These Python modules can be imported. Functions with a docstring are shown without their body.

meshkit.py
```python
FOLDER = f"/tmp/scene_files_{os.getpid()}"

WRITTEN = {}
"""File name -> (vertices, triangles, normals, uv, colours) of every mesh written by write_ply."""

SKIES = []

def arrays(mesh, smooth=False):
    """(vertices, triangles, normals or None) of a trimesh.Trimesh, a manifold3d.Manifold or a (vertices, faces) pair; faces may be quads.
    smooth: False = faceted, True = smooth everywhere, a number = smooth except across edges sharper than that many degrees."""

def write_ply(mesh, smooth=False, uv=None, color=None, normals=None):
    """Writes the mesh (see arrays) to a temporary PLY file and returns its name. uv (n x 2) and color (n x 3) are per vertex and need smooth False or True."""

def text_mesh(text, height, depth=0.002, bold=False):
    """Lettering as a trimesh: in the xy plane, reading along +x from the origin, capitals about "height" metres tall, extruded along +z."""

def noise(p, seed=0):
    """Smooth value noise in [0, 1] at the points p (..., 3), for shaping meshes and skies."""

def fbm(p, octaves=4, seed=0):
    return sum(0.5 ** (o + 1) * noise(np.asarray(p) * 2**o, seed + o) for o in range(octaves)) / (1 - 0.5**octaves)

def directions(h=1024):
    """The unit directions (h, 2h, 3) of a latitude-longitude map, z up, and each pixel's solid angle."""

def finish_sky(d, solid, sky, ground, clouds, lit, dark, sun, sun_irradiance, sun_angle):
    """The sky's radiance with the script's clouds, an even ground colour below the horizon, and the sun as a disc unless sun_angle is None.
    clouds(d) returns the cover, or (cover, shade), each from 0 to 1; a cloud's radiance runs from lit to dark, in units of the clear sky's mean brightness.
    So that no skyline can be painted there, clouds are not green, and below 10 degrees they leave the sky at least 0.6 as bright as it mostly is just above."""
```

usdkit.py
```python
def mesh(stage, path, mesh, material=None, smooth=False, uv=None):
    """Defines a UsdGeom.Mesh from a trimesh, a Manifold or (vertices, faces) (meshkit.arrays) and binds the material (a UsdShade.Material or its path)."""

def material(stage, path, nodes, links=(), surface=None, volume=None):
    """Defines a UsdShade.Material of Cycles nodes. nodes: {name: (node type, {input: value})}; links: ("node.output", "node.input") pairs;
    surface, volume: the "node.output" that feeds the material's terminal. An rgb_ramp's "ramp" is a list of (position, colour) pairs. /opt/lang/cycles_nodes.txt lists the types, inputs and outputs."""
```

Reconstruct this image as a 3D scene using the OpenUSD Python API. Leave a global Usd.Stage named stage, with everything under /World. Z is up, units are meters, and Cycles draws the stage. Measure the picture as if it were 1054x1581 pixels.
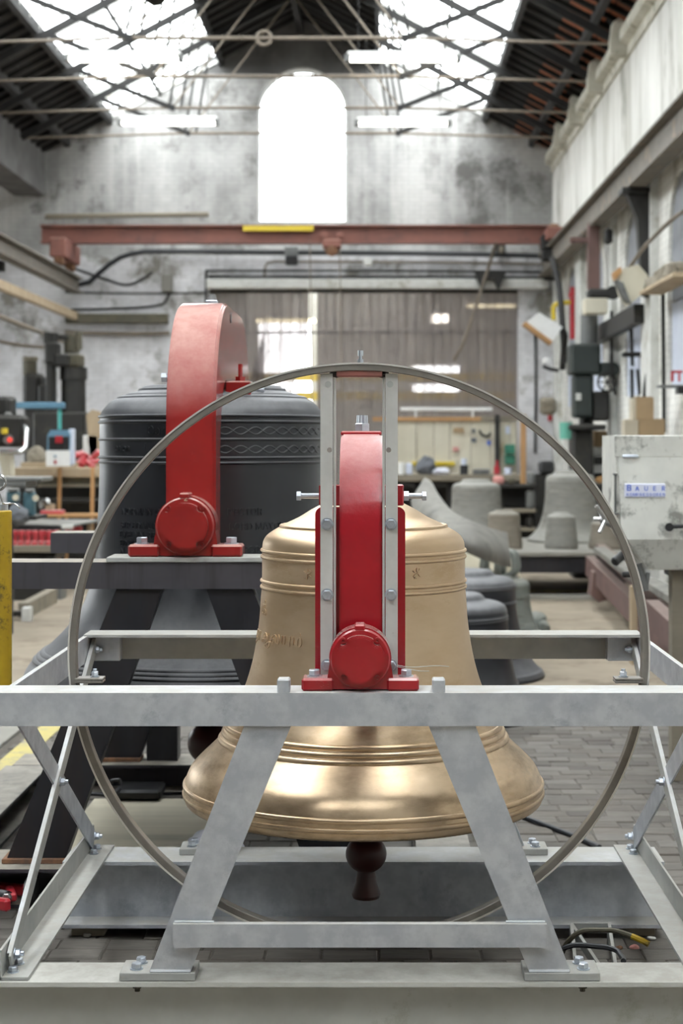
import math, random
import numpy as np, trimesh
import shapely
from shapely.geometry import Polygon, Point, box as sbox
from shapely.ops import unary_union
from shapely import affinity
from scipy.spatial import ConvexHull
from scipy.interpolate import PchipInterpolator
from pxr import Usd, UsdGeom, UsdLux, UsdShade, Gf, Sdf
import usdkit, meshkit

rng = random.Random(7)
nrg = np.random.default_rng(7)
stage = Usd.Stage.CreateInMemory()
UsdGeom.SetStageUpAxis(stage, 'Z'); UsdGeom.SetStageMetersPerUnit(stage, 1.0)
UsdGeom.Xform.Define(stage, '/World'); UsdGeom.Scope.Define(stage, '/World/Looks')

# ------------------------------------------------------------------ camera, sky, exposure
F, CX, CY, EYE = 2500.0, 580.0, 680.0, 1.80          # focal length in pixels, optical axis in the 1054 x 1581 frame, eye height
cam = UsdGeom.Camera.Define(stage, '/World/camera')
cam.AddTranslateOp().Set(Gf.Vec3d(0, 0, EYE)); cam.AddRotateXOp().Set(90.0)
AP = 24.0
cam.CreateHorizontalApertureAttr(AP); cam.CreateVerticalApertureAttr(AP * 1581 / 1054)
cam.CreateFocalLengthAttr(F / 1054 * AP)
cam.CreateHorizontalApertureOffsetAttr((527 - CX) / 1054 * AP)
cam.CreateVerticalApertureOffsetAttr((CY - 790.5) / 1054 * AP)
cam.CreateFStopAttr(3.6); cam.CreateFocusDistanceAttr(4.95)
cam.CreateClippingRangeAttr(Gf.Vec2f(0.1, 500))
cam.CreateExposureAttr(0.52)
dome = UsdLux.DomeLight.Define(stage, '/World/overcast_sky')
dome.CreateIntensityAttr(2.5); dome.CreateColorAttr(Gf.Vec3f(0.95, 0.98, 1.0))

# ------------------------------------------------------------------ prims
used = {}
def name_in(parent, name):
    k = (parent, name); n = used.get(k, 0); used[k] = n + 1
    return f'{parent}/{name}' + (f'_{n:03d}' if n else '')
def keys(prim, label=None, cat=None, group=None, kind=None):
    for k, v in (('label', label), ('category', cat), ('group', group), ('kind', kind)):
        if v: prim.SetCustomDataByKey(k, v)
ORG = {}
def thing(name, label, cat, loc=(0, 0, 0), group=None, kind=None):
    p = name_in('/World', name); x = UsdGeom.Xform.Define(stage, p); x.AddTranslateOp().Set(Gf.Vec3d(*map(float, loc)))
    keys(x.GetPrim(), label, cat, group, kind); ORG[p] = np.array(loc, float); return p
def V(m):
    if hasattr(m, 'to_mesh'):
        q = m.to_mesh(); return np.array(q.vert_properties[:, :3]), np.array(q.tri_verts)
    if isinstance(m, tuple): return m
    return np.array(m.vertices), np.array(m.faces)
def part(parent, name, mesh, mat, smooth=False, label=None, kind=None):
    v, f = V(mesh); top = '/'.join(parent.split('/')[:3])
    p = name_in(parent, name)
    m = usdkit.mesh(stage, p, (v - ORG.get(top, 0), f), MATS[mat], smooth)
    keys(m.GetPrim(), label, None, None, kind); return p
def single(name, mesh, mat, label, cat, group=None, kind=None, smooth=False):
    v, f = V(mesh); loc = np.array([*((v.min(0) + v.max(0)) / 2)[:2], v[:, 2].min()])
    p = name_in('/World', name); m = usdkit.mesh(stage, p, (v - loc, f), MATS[mat], smooth)
    m.AddTranslateOp().Set(Gf.Vec3d(*map(float, loc))); ORG[p] = loc
    keys(m.GetPrim(), label, cat, group, kind); return p
def setting(name, mesh, mat, smooth=False):
    p = name_in('/World', name); v, f = V(mesh); m = usdkit.mesh(stage, p, (v, f), MATS[mat], smooth); ORG[p] = np.zeros(3)
    keys(m.GetPrim(), kind='structure'); return p
def copy_of(src, label, loc, rz=0, group=None):
    base = src.split('/')[2]
    base = base[:-4] if base[-4:-3] == '_' and base[-3:].isdigit() else base
    p = name_in('/World', base); x = UsdGeom.Xform.Define(stage, p)
    x.GetPrim().GetReferences().AddInternalReference(Sdf.Path(src))
    x.ClearXformOpOrder(); x.AddTranslateOp().Set(Gf.Vec3d(*map(float, loc)))
    if rz: x.AddRotateZOp().Set(rz)
    keys(x.GetPrim(), label, None, group); x.GetPrim().SetInstanceable(True); return p

# ------------------------------------------------------------------ shapes
def fy(Y): return CY + EYE * F / Y                     # picture row of the floor at distance Y
def P(px, py, Y): return np.array([(px - CX) * Y / F, Y, EYE - (py - CY) * Y / F])
def cat(*ms):
    vs, fs, n = [], [], 0
    for m in ms:
        v, f = V(m); vs.append(v); fs.append(f + n); n += len(v)
    return np.vstack(vs), np.vstack(fs)
def hull(pts):
    h = ConvexHull(pts); c = pts.mean(0); f = h.simplices.copy()
    a, b, d = pts[f[:, 0]], pts[f[:, 1]], pts[f[:, 2]]
    flip = (np.cross(b - a, d - a) * (a - c)).sum(1) < 0
    f[flip] = f[flip][:, ::-1]
    u, inv = np.unique(f, return_inverse=True)
    return pts[u], inv.reshape(f.shape)
def bx(x0, x1, y0, y1, z0, z1, b=0.003):
    x0, x1 = sorted((x0, x1)); y0, y1 = sorted((y0, y1)); z0, z1 = sorted((z0, z1))
    b = min(b, .3 * min(x1 - x0, y1 - y0, z1 - z0))
    pts = []
    for sx, x in ((1, x0), (-1, x1)):
        for sy, y in ((1, y0), (-1, y1)):
            for sz, z in ((1, z0), (-1, z1)):
                pts += [(x, y + sy * b, z + sz * b), (x + sx * b, y, z + sz * b), (x + sx * b, y + sy * b, z)]
    return hull(np.array(pts))
def pbx(x0, y0, x1, y1, Y, depth, b=0.004):
    a, c = P(x0, y1, Y), P(x1, y0, Y); return bx(a[0], c[0], Y, Y + depth, a[2], c[2], b)
def frame_of(d):
    d = np.asarray(d, float) / np.linalg.norm(d); a = np.array([0, 0, 1.]) if abs(d[2]) < .9 else np.array([1., 0, 0])
    u = np.cross(a, d); u /= np.linalg.norm(u); return u, np.cross(d, u), d
def cyl(p0, p1, r, n=20, r1=None, ch=0.0):
    p0, p1 = np.asarray(p0, float), np.asarray(p1, float); u, v, d = frame_of(p1 - p0); L = np.linalg.norm(p1 - p0); r1 = r if r1 is None else r1
    prof = [(0, 0), (r - ch, 0), (r, ch), (r1, L - ch), (r1 - ch, L), (0, L)] if ch else [(0, 0), (r, 0), (r1, L), (0, L)]
    t = np.arange(n) * 2 * math.pi / n; V_, F_ = [], []
    ring = lambda R, h: p0 + d * h + R * (np.cos(t)[:, None] * u + np.sin(t)[:, None] * v)
    rings = prof[1:-1]; V_ = [p0[None], *[ring(*q) for q in rings], p1[None]]; v_ = np.vstack(V_); m = len(rings); i = np.arange(n); j = (i + 1) % n
    F_ = [np.stack([np.zeros(n, int), 1 + j, 1 + i], 1)]
    for k in range(m - 1):
        a = 1 + k * n; F_ += [np.stack([a + i, a + j, a + n + j], 1), np.stack([a + i, a + n + j, a + n + i], 1)]
    a = 1 + (m - 1) * n; F_ += [np.stack([a + i, a + j, np.full(n, len(v_) - 1)], 1)]
    return v_, np.vstack(F_)
def tube(pts, r, n=8):
    p = np.asarray(pts, float); t = np.gradient(p, axis=0); t /= np.linalg.norm(t, axis=1, keepdims=True)
    u, v, _ = frame_of(t[0]); R = np.broadcast_to(r, (len(p),)); rings = []
    for k in range(len(p)):
        u = u - t[k] * (u @ t[k]); u /= np.linalg.norm(u); v = np.cross(t[k], u)
        a = np.arange(n) * 2 * math.pi / n; rings.append(p[k] + R[k] * (np.cos(a)[:, None] * u + np.sin(a)[:, None] * v))
    v_ = np.vstack([*rings, p[:1], p[-1:]]); i = np.arange(n); j = (i + 1) % n; F_ = []
    for k in range(len(p) - 1):
        a = k * n; F_ += [np.stack([a + i, a + j, a + n + j], 1), np.stack([a + i, a + n + j, a + n + i], 1)]
    e = len(p) * n; F_ += [np.stack([j, i, np.full(n, e)], 1), np.stack([e - n + i, e - n + j, np.full(n, e + 1)], 1)]
    return v_, np.vstack(F_)
def curve(pts, n=24):
    p = np.asarray(pts, float); s = np.r_[0, np.cumsum(np.linalg.norm(np.diff(p, axis=0), axis=1))]
    q = PchipInterpolator(s, p) if len(p) > 2 else (lambda x: p[0] + (p[1] - p[0]) * (x / s[-1])[:, None])
    return q(np.linspace(0, s[-1], n))
def bar(p0, p1, w, t, up=(0, 0, 1), b=.001):
    """straight bar of rectangular section, width w along 'up' (made square to the bar), thickness t the other way"""
    p0, p1 = np.asarray(p0, float), np.asarray(p1, float); d = p1 - p0; L = np.linalg.norm(d); d /= L
    up = np.asarray(up, float); up = up - d * (up @ d); up /= np.linalg.norm(up); s = np.cross(d, up)
    v, f = bx(0, L, -t / 2, t / 2, -w / 2, w / 2, b)
    return p0 + v[:, :1] * d + v[:, 1:2] * np.cross(up, d) + v[:, 2:] * up, f
def extr(poly, o, u, v, depth):
    """polygon in the plane o + x u + y v, pushed along u x v by depth"""
    u, v = np.asarray(u, float), np.asarray(v, float); w = np.cross(u, v); out = []
    for g in getattr(poly, 'geoms', [poly]):
        m = trimesh.creation.extrude_polygon(g, depth, engine='earcut'); q = np.array(m.vertices)
        out.append((np.asarray(o, float) + q[:, :1] * u + q[:, 1:2] * v + q[:, 2:] * w, np.array(m.faces)))
    return cat(*out)
def ext_x(poly, x0, x1): return extr(poly, (x0, 0, 0), (0, 1, 0), (0, 0, 1), x1 - x0)        # polygon in (y, z)
def ext_y(poly, y0, y1):                                                                     # polygon in (x, z)
    return extr(poly, (0, y1, 0), (1, 0, 0), (0, 0, 1), y1 - y0)
def lathe(prof, c, n=96, a0=0, a1=2 * math.pi):
    """closed profile [(r, z)], turned about the vertical through c"""
    prof = np.asarray(prof, float); m = len(prof); full = abs(a1 - a0 - 2 * math.pi) < 1e-6
    t = np.linspace(a0, a1, n + 1)[:n if full else n + 1]; k = len(t)
    v = np.stack([c[0] + prof[:, 0][None] * np.sin(t)[:, None], c[1] - prof[:, 0][None] * np.cos(t)[:, None], np.broadcast_to(prof[:, 1] + c[2], (k, m))], -1).reshape(-1, 3)
    i, j = np.meshgrid(np.arange(k if full else k - 1), np.arange(m), indexing='ij'); i2, j2 = (i + 1) % k, (j + 1) % m
    q = np.stack([i * m + j, i2 * m + j, i2 * m + j2, i * m + j2], -1).reshape(-1, 4)
    f = np.vstack([q[:, [0, 1, 2]], q[:, [0, 2, 3]]])
    a, b, d = v[f[:, 0]], v[f[:, 1]], v[f[:, 2]]
    f = f[np.linalg.norm(np.cross(b - a, d - a), axis=1) > 1e-12]
    mesh = trimesh.Trimesh(v, f, process=False)
    if full and mesh.volume < 0: f = f[:, ::-1]
    return v, f
def ball(c, r, sub=2, sc=(1, 1, 1)):
    m = trimesh.creation.icosphere(sub, 1.0); return np.array(m.vertices) * r * np.array(sc) + np.asarray(c, float), np.array(m.faces)
def hexbolt(c, axis, s=.028, h=.017, washer=True, stub=0):
    """hex head (across corners s) whose seat is at c, pointing along axis"""
    c, a = np.asarray(c, float), np.asarray(axis, float) / np.linalg.norm(axis); ms = []
    if washer: ms.append(cyl(c, c + a * .003, s * .62, 16))
    ms.append(cyl(c + a * .003, c + a * (.003 + h), s / 2, 6, ch=.002))
    if stub: ms.append(cyl(c + a * h, c + a * (h + stub), s * .28, 10))
    return cat(*ms)
def ibeam(w, h, tw, tf, r=0.0):
    return unary_union([sbox(-w / 2, 0, w / 2, tf), sbox(-w / 2, h - tf, w / 2, h), sbox(-tw / 2, 0, tw / 2, h)])
def rough(mesh, amp, scale, seed=0, div=0):
    v, f = V(mesh)
    if div:
        m = trimesh.Trimesh(v, f); v, f = trimesh.remesh.subdivide_to_size(m.vertices, m.faces, div)
    n = np.stack([meshkit.fbm(v * scale + 9.1 * k, 3, seed + k) for k in range(3)], 1) - .5
    return v + n * amp * 2, f

# ------------------------------------------------------------------ materials
MATS = {}
def mat(name, c1, c2=None, rough=.5, metal=0, scale=6, stretch=(1, 1, 1), lo=.35, hi=.65, bump=0, bscale=60, dust=0, dustc=(.42, .39, .34), spec=.5,
        rvar=0, c3=None, s3=2, m3=.5, coat=0, per=0, brick=None, streak=None, dmin=.25, zrough=None):
    """two-tone noise colour with an optional third tone in patches (c3), settled dust on upward faces, bump, brick courses (axis letter)"""
    n = {'tc': ('texture_coordinate', {}), 'geo': ('geometry', {}), 'p': ('principled_bsdf', {'metallic': metal, 'roughness': rough, 'specular_ior_level': spec, 'coat_weight': coat, 'coat_roughness': .08})}
    L = []; c2 = c2 or tuple(x * .8 for x in c1)
    n['map'] = ('mapping', {'scale': stretch}); L += [('tc.object', 'map.vector')]
    n['n1'] = ('noise_texture', {'scale': scale, 'detail': 6, 'roughness': .62}); L += [('map.vector', 'n1.vector')]
    n['r1'] = ('rgb_ramp', {'ramp': [(lo, c1), (hi, c2)]}); L += [('n1.fac', 'r1.fac')]
    out = 'r1.color'
    if c3:
        n['n3'] = ('noise_texture', {'scale': s3, 'detail': 8, 'roughness': .7}); L += [('map.vector', 'n3.vector')]
        n['r3'] = ('rgb_ramp', {'ramp': [(m3, (0, 0, 0)), (m3 + .1, (1, 1, 1))]}); L += [('n3.fac', 'r3.fac')]
        n['x3'] = ('mix', {'color2': c3}); L += [('r3.color', 'x3.fac'), (out, 'x3.color1')]; out = 'x3.color'
    if streak:
        col, ssc, am = streak
        n['ms'] = ('mapping', {'scale': (ssc, ssc, ssc * .07)}); n['ns'] = ('noise_texture', {'scale': 1, 'detail': 5, 'roughness': .65})
        n['rs'] = ('rgb_ramp', {'ramp': [(.5, (0, 0, 0)), (.68, (am, am, am))]}); n['xs'] = ('mix', {'color2': col})
        L += [('tc.object', 'ms.vector'), ('ms.vector', 'ns.vector'), ('ns.fac', 'rs.fac'), ('rs.color', 'xs.fac'), (out, 'xs.color1')]; out = 'xs.color'
    if per:
        n['oi'] = ('object_info', {}); n['hs'] = ('hsv', {}); n['mr'] = ('map_range', {'to_min': 1 - per, 'to_max': 1 + per})
        L += [('oi.random', 'mr.value'), ('mr.result', 'hs.value'), (out, 'hs.color')]; out = 'hs.color'
    h = None
    if brick:
        n['sx'] = ('separate_xyz', {}); n['cx'] = ('combine_xyz', {}); n['bk'] = ('brick_texture', {'color1': (1, 1, 1), 'color2': (.86, .86, .86), 'mortar': (.55, .55, .55), 'scale': 1.0, 'brick_width': .23, 'row_height': .075, 'mortar_size': .007, 'mortar_smooth': .4})
        n['xb'] = ('mix', {'mix_type': 'multiply', 'fac': .4})
        L += [('geo.position', 'sx.vector'), (f'sx.{brick}', 'cx.x'), ('sx.z', 'cx.y'), ('cx.vector', 'bk.vector'), (out, 'xb.color1'), ('bk.color', 'xb.color2')]; out = 'xb.color'
        h = 'bk.color'
    if dust:
        n['sn'] = ('separate_xyz', {}); n['md'] = ('map_range', {'from_min': dmin, 'from_max': dmin + .7, 'to_max': dust, 'clamp': True}); n['nd'] = ('noise_texture', {'scale': 9, 'detail': 5, 'roughness': .7})
        n['mn'] = ('map_range', {'from_min': .3, 'from_max': .6, 'to_min': .45, 'to_max': 1, 'clamp': True}); n['mm'] = ('math', {'math_type': 'multiply'}); n['xd'] = ('mix', {'color2': dustc})
        L += [('geo.normal', 'sn.vector'), ('sn.z', 'md.value'), ('tc.object', 'nd.vector'), ('nd.fac', 'mn.value'), ('md.result', 'mm.value1'), ('mn.result', 'mm.value2'), ('mm.value', 'xd.fac'), (out, 'xd.color1')]; out = 'xd.color'
        n['rd'] = ('map_range', {'to_min': rough, 'to_max': .85}); L += [('mm.value', 'rd.value'), ('rd.result', 'p.roughness')]
        if metal:
            n['rm'] = ('map_range', {'to_min': metal, 'to_max': 0}); L += [('mm.value', 'rm.value'), ('rm.result', 'p.metallic')]
    elif rvar:
        n['rv'] = ('map_range', {'from_min': .3, 'from_max': .7, 'to_min': rough - rvar, 'to_max': rough + rvar, 'clamp': True}); L += [('n1.fac', 'rv.value'), ('rv.result', 'p.roughness')]
    if zrough:                             # a turned lower part, smoother than the rest of the casting
        z0, z1, r0, r1 = zrough
        n['zs'] = ('separate_xyz', {}); n['zr'] = ('map_range', {'from_min': z0, 'from_max': z1, 'to_min': r0, 'to_max': r1, 'clamp': True})
        n['zn'] = ('map_range', {'from_min': .3, 'from_max': .7, 'to_min': -.08, 'to_max': .08}); n['za'] = ('math', {'math_type': 'add'})
        L += [('tc.object', 'zs.vector'), ('zs.z', 'zr.value'), ('n1.fac', 'zn.value'), ('zr.result', 'za.value1'), ('zn.result', 'za.value2'), ('za.value', 'p.roughness')]
    L.append((out, 'p.base_color'))
    if bump or brick:
        n['nb'] = ('noise_texture', {'scale': bscale, 'detail': 5, 'roughness': .6}); n['b'] = ('bump', {'strength': bump or .2, 'distance': .004 if not brick else .01}); L += [('map.vector', 'nb.vector')]
        if h:
            n['hb'] = ('mix', {'fac': .35}); L += [(h, 'hb.color1'), ('nb.fac', 'hb.color2'), ('hb.color', 'b.height')]
        else: L.append(('nb.fac', 'b.height'))
        L.append(('b.normal', 'p.normal'))
    MATS[name] = usdkit.material(stage, f'/World/Looks/{name}', n, L, surface='p.BSDF')
def emit(name, col, s): MATS[name] = usdkit.material(stage, f'/World/Looks/{name}', {'e': ('emission', {'color': col, 'strength': s})}, [], surface='e.emission')
def clear(name, tint, gloss=.06, rough=.03, diff=None, dfac=0):
    n = {'t': ('transparent_bsdf', {'color': tint}), 'g': ('glossy_bsdf', {'color': (1, 1, 1), 'roughness': rough}), 'm': ('mix_closure', {'fac': gloss})}
    L = [('t.BSDF', 'm.closure1'), ('g.BSDF', 'm.closure2')]; s = 'm.closure'
    if diff:
        n['d'] = ('diffuse_bsdf', {'color': diff}); n['tr'] = ('translucent_bsdf', {'color': diff}); n['a'] = ('mix_closure', {'fac': .5}); n['k'] = ('mix_closure', {'fac': dfac})
        n['tc'] = ('texture_coordinate', {}); n['mp'] = ('mapping', {'scale': (6, 6, .5)}); n['nz'] = ('noise_texture', {'scale': 2, 'detail': 4}); n['mr'] = ('map_range', {'from_min': .3, 'from_max': .7, 'to_min': dfac * .6, 'to_max': min(1, dfac * 1.4), 'clamp': True})
        L += [('d.BSDF', 'a.closure1'), ('tr.BSDF', 'a.closure2'), ('m.closure', 'k.closure1'), ('a.closure', 'k.closure2'), ('tc.object', 'mp.vector'), ('mp.vector', 'nz.vector'), ('nz.fac', 'mr.value'), ('mr.result', 'k.fac')]; s = 'k.closure'
    MATS[name] = usdkit.material(stage, f'/World/Looks/{name}', n, L, surface=s)

mat('galv', (.44, .465, .51), (.55, .575, .61), rough=.46, metal=.45, scale=14, lo=.4, hi=.62, bump=.06, bscale=220, dust=.9, dustc=(.40, .385, .345), rvar=.08, c3=(.37, .395, .44), s3=5, m3=.56)
mat('galv_dull', (.34, .35, .34), (.43, .435, .415), rough=.6, metal=.25, scale=7, bump=.05, bscale=150, dust=.85, dustc=(.31, .295, .26), c3=(.28, .27, .24), s3=4, m3=.58)
mat('galv_base', (.50, .50, .46), (.58, .58, .54), rough=.6, metal=.1, scale=5, bump=.05, bscale=150, dust=.9, dustc=(.31, .295, .26), c3=(.40, .40, .33), s3=3, m3=.56)
mat('upright', (.50, .495, .475), (.58, .575, .555), rough=.5, metal=.35, scale=9, bump=.05, bscale=150, c3=(.33, .315, .29), s3=14, m3=.66)
mat('gableshade', (.075, .072, .07), (.15, .148, .145), rough=.95, scale=1.2, bump=.3, brick='x')  # brick tinted dark to paint in the shade below the ridge
mat('edgeglint', (.70, .68, .64), rough=.4, metal=.5)  # pale tone painting in the light caught by the wheel rim
mat('zinc', (.60, .645, .71), (.5, .54, .60), rough=.3, metal=.8, scale=40, bump=.05)
mat('wheelsteel', (.185, .172, .152), (.24, .222, .197), rough=.5, metal=.5, scale=9, bump=.06, bscale=130, c3=(.18, .16, .135), s3=7, m3=.6)
mat('red', (.31, .006, .013), (.37, .008, .016), rough=.30, scale=5, bump=.22, bscale=26, dust=.75, dustc=(.74, .52, .48), coat=1, c3=(.36, .014, .02), s3=16, m3=.64, spec=.4, dmin=.42)  # real dust on upward faces, whitened to paint in the skylight glare
mat('redbig', (0.243, 0.009, 0.009), (0.297, 0.0135, 0.0117), rough=.32, scale=4, bump=.06, bscale=22, dust=.92, dustc=(0.522, 0.306, 0.261), coat=.8, c3=(0.306, 0.027, 0.0216), s3=14, m3=.63, spec=.4, dmin=.06)
mat('redoxide', (0.24, 0.08, 0.064), (0.176, 0.072, 0.06), rough=.55, scale=20)
mat('bronze', (.56, .41, .262), (.635, .49, .335), rough=.4, metal=.93, scale=5, stretch=(1, 1, 2.5), bump=.06, bscale=260, c3=(.55, .40, .25), s3=3, m3=.56, zrough=(.28, .46, .35, .46))
mat('blackbell', (.0105, .012, .0165), (.016, .018, .0235), rough=.32, metal=.2, scale=4, bump=.05, bscale=90, dust=.75, dustc=(.19, .19, .195), c3=(.021, .0235, .029), s3=6, m3=.6, dmin=.15, spec=.7)  # settled dust, also painting pale highlights on the raised wires and letters
mat('blacksteel', (.018, .0185, .023), (.028, .028, .034), rough=.42, metal=.3, scale=5, stretch=(1, 1, .35), bump=.03, dust=.8, dustc=(.36, .33, .28), c3=(.034, .033, .040), s3=3, m3=.55, streak=((.05, .03, .022), 9, .3))
mat('blackbeam', (0.0578, 0.05576, 0.06664), (0.0748, 0.0714, 0.0816), rough=.5, metal=.35, scale=4, stretch=(.5, 1, 1), dust=.85, dustc=(0.3536, 0.3196, 0.2584), streak=((0.034, 0.0306, 0.034), 14, .6))
mat('rust', (.25, .12, .06), (.12, .07, .045), rough=.85, scale=16, bump=.2, bscale=60)
mat('grease', (.035, .008, .008), (.05, .012, .01), rough=.35, scale=9)
mat('yellow', (.42, .28, .008), (.34, .22, .008), rough=.5, scale=10, c3=(.06, .045, .015), s3=9, m3=.53, bump=.1, bscale=40)
mat('yellowpaint', (0.496, 0.416, 0.128), (0.4, 0.344, 0.16), rough=.8, scale=6, c3=(0.264, 0.24, 0.192), s3=5, m3=.54)
mat('stainless', (.62, .62, .58), (.74, .74, .69), rough=.45, metal=.4, scale=4, c3=(.26, .26, .235), s3=5, m3=.54, bump=.05, dust=.5, dustc=(.60, .59, .53))
mat('blackplastic', (0.01, 0.01, 0.011), (0.015, 0.015, 0.0165), rough=.4)
mat('greybell', (0.1795, 0.1739, 0.1571), (0.2244, 0.216, 0.1907), rough=.8, scale=5, stretch=(1, 1, 3), bump=.2, bscale=50, dust=.75, dustc=(0.3142, 0.3086, 0.2805), c3=(0.1515, 0.1403, 0.1178), s3=4, m3=.54)
mat('brownbell', (0.1632, 0.1414, 0.1088), (0.2067, 0.1795, 0.1414), rough=.8, scale=5, stretch=(1, 1, 4), bump=.2, bscale=50, dust=.7, dustc=(0.2938, 0.2829, 0.2502))
mat('verdigris', (.15, .17, .155), (.21, .22, .20), rough=.8, scale=6, stretch=(1, 1, 5), bump=.2, c3=(.10, .105, .09), s3=6, m3=.56, dust=.3)
mat('plateold', (0.2, 0.192, 0.168), (0.152, 0.144, 0.128), rough=.75, scale=3, stretch=(1, 1, .4), bump=.15, c3=(0.096, 0.092, 0.08), s3=5, m3=.57, streak=((0.08, 0.072, 0.06), 8, .5))
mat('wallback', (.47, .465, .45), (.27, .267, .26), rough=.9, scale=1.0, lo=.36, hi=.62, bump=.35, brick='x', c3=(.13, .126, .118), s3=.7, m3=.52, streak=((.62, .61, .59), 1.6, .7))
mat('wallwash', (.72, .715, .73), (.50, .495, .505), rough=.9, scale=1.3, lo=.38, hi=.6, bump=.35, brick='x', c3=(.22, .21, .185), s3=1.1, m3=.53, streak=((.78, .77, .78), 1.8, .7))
mat('soot', (0.077, 0.0735, 0.07), (0.133, 0.1295, 0.126), rough=.9, scale=2)
mat('wallright', (.80, .79, .75), (.60, .59, .55), rough=.9, scale=1.3, lo=.4, hi=.62, bump=.3, brick='y', c3=(.26, .25, .21), s3=1.3, m3=.56, streak=((.36, .34, .29), 2.4, .7))
mat('plaster', (.74, .73, .69), (.56, .55, .51), rough=.9, scale=1.5, stretch=(1, 1, .4), c3=(.30, .29, .25), s3=1.5, m3=.56, streak=((.34, .33, .28), 3, .7))
mat('cornice', (.60, .58, .50), (.42, .40, .33), rough=.9, scale=3, c3=(.20, .18, .13), s3=4, m3=.56)
mat('concrete', (.30, .25, .185), (.22, .18, .135), rough=.9, scale=1.4, bump=.15, bscale=30, c3=(.17, .135, .095), s3=1.7, m3=.52)
mat('concretelight', (0.2693, 0.257, 0.2264), (0.2203, 0.2081, 0.1836), rough=.9, scale=2, bump=.1, bscale=30, c3=(0.1836, 0.1714, 0.1469), s3=2, m3=.55)
mat('bedding', (.105, .092, .076), (.08, .07, .058), rough=1, scale=30, bump=.2, bscale=60)
for k, c in enumerate([(.142, .128, .111), (.125, .113, .098), (.16, .146, .129), (.108, .096, .083), (.134, .118, .1)]):
    mat(f'sett{k}', c, tuple(x * .72 for x in c), rough=.85, scale=9, stretch=(.6, 2, 1), bump=.35, bscale=45, c3=tuple(x * .72 for x in c), s3=6, m3=.56, per=.1)
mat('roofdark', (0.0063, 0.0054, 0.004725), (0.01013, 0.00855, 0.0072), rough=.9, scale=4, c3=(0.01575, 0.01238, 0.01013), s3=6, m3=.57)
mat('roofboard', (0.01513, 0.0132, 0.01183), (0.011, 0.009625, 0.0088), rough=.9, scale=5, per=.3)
mat('rooftile', (.30, .085, .03), (.14, .05, .025), rough=.9, scale=3, c3=(.05, .03, .022), s3=3, m3=.55, per=.4)
mat('iron', (0.0072, 0.0069, 0.0066), (0.012, 0.0108, 0.0099), rough=.7, scale=5)
mat('tierod', (.17, .145, .115), (.24, .20, .16), rough=.75, metal=.2, scale=5)
mat('cranered', (.22, .085, .062), (.17, .07, .055), rough=.6, scale=3, c3=(.13, .06, .05), s3=3, m3=.57, dust=.5, dustc=(.30, .20, .15))
mat('brownsteel', (0.1105, 0.06375, 0.05525), (0.1445, 0.08075, 0.0697), rough=.7, scale=3, c3=(0.085, 0.04675, 0.0425), s3=5, m3=.56, dust=.3, dustc=(0.34, 0.2975, 0.2465))
mat('railsteel', (.19, .17, .145), (.13, .115, .10), rough=.75, scale=3, c3=(.25, .20, .15), s3=3, m3=.55)
mat('timber', (.42, .33, .22), (.34, .26, .17), rough=.8, scale=4, stretch=(1, 1, .3), bump=.1)
mat('timberold', (0.2475, 0.2175, 0.165), (0.18, 0.1575, 0.12), rough=.85, scale=5, stretch=(.3, 1, 1), bump=.1)
mat('timberorange', (.46, .26, .11), (.38, .21, .09), rough=.75, scale=4, stretch=(1, 1, .3))
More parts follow.
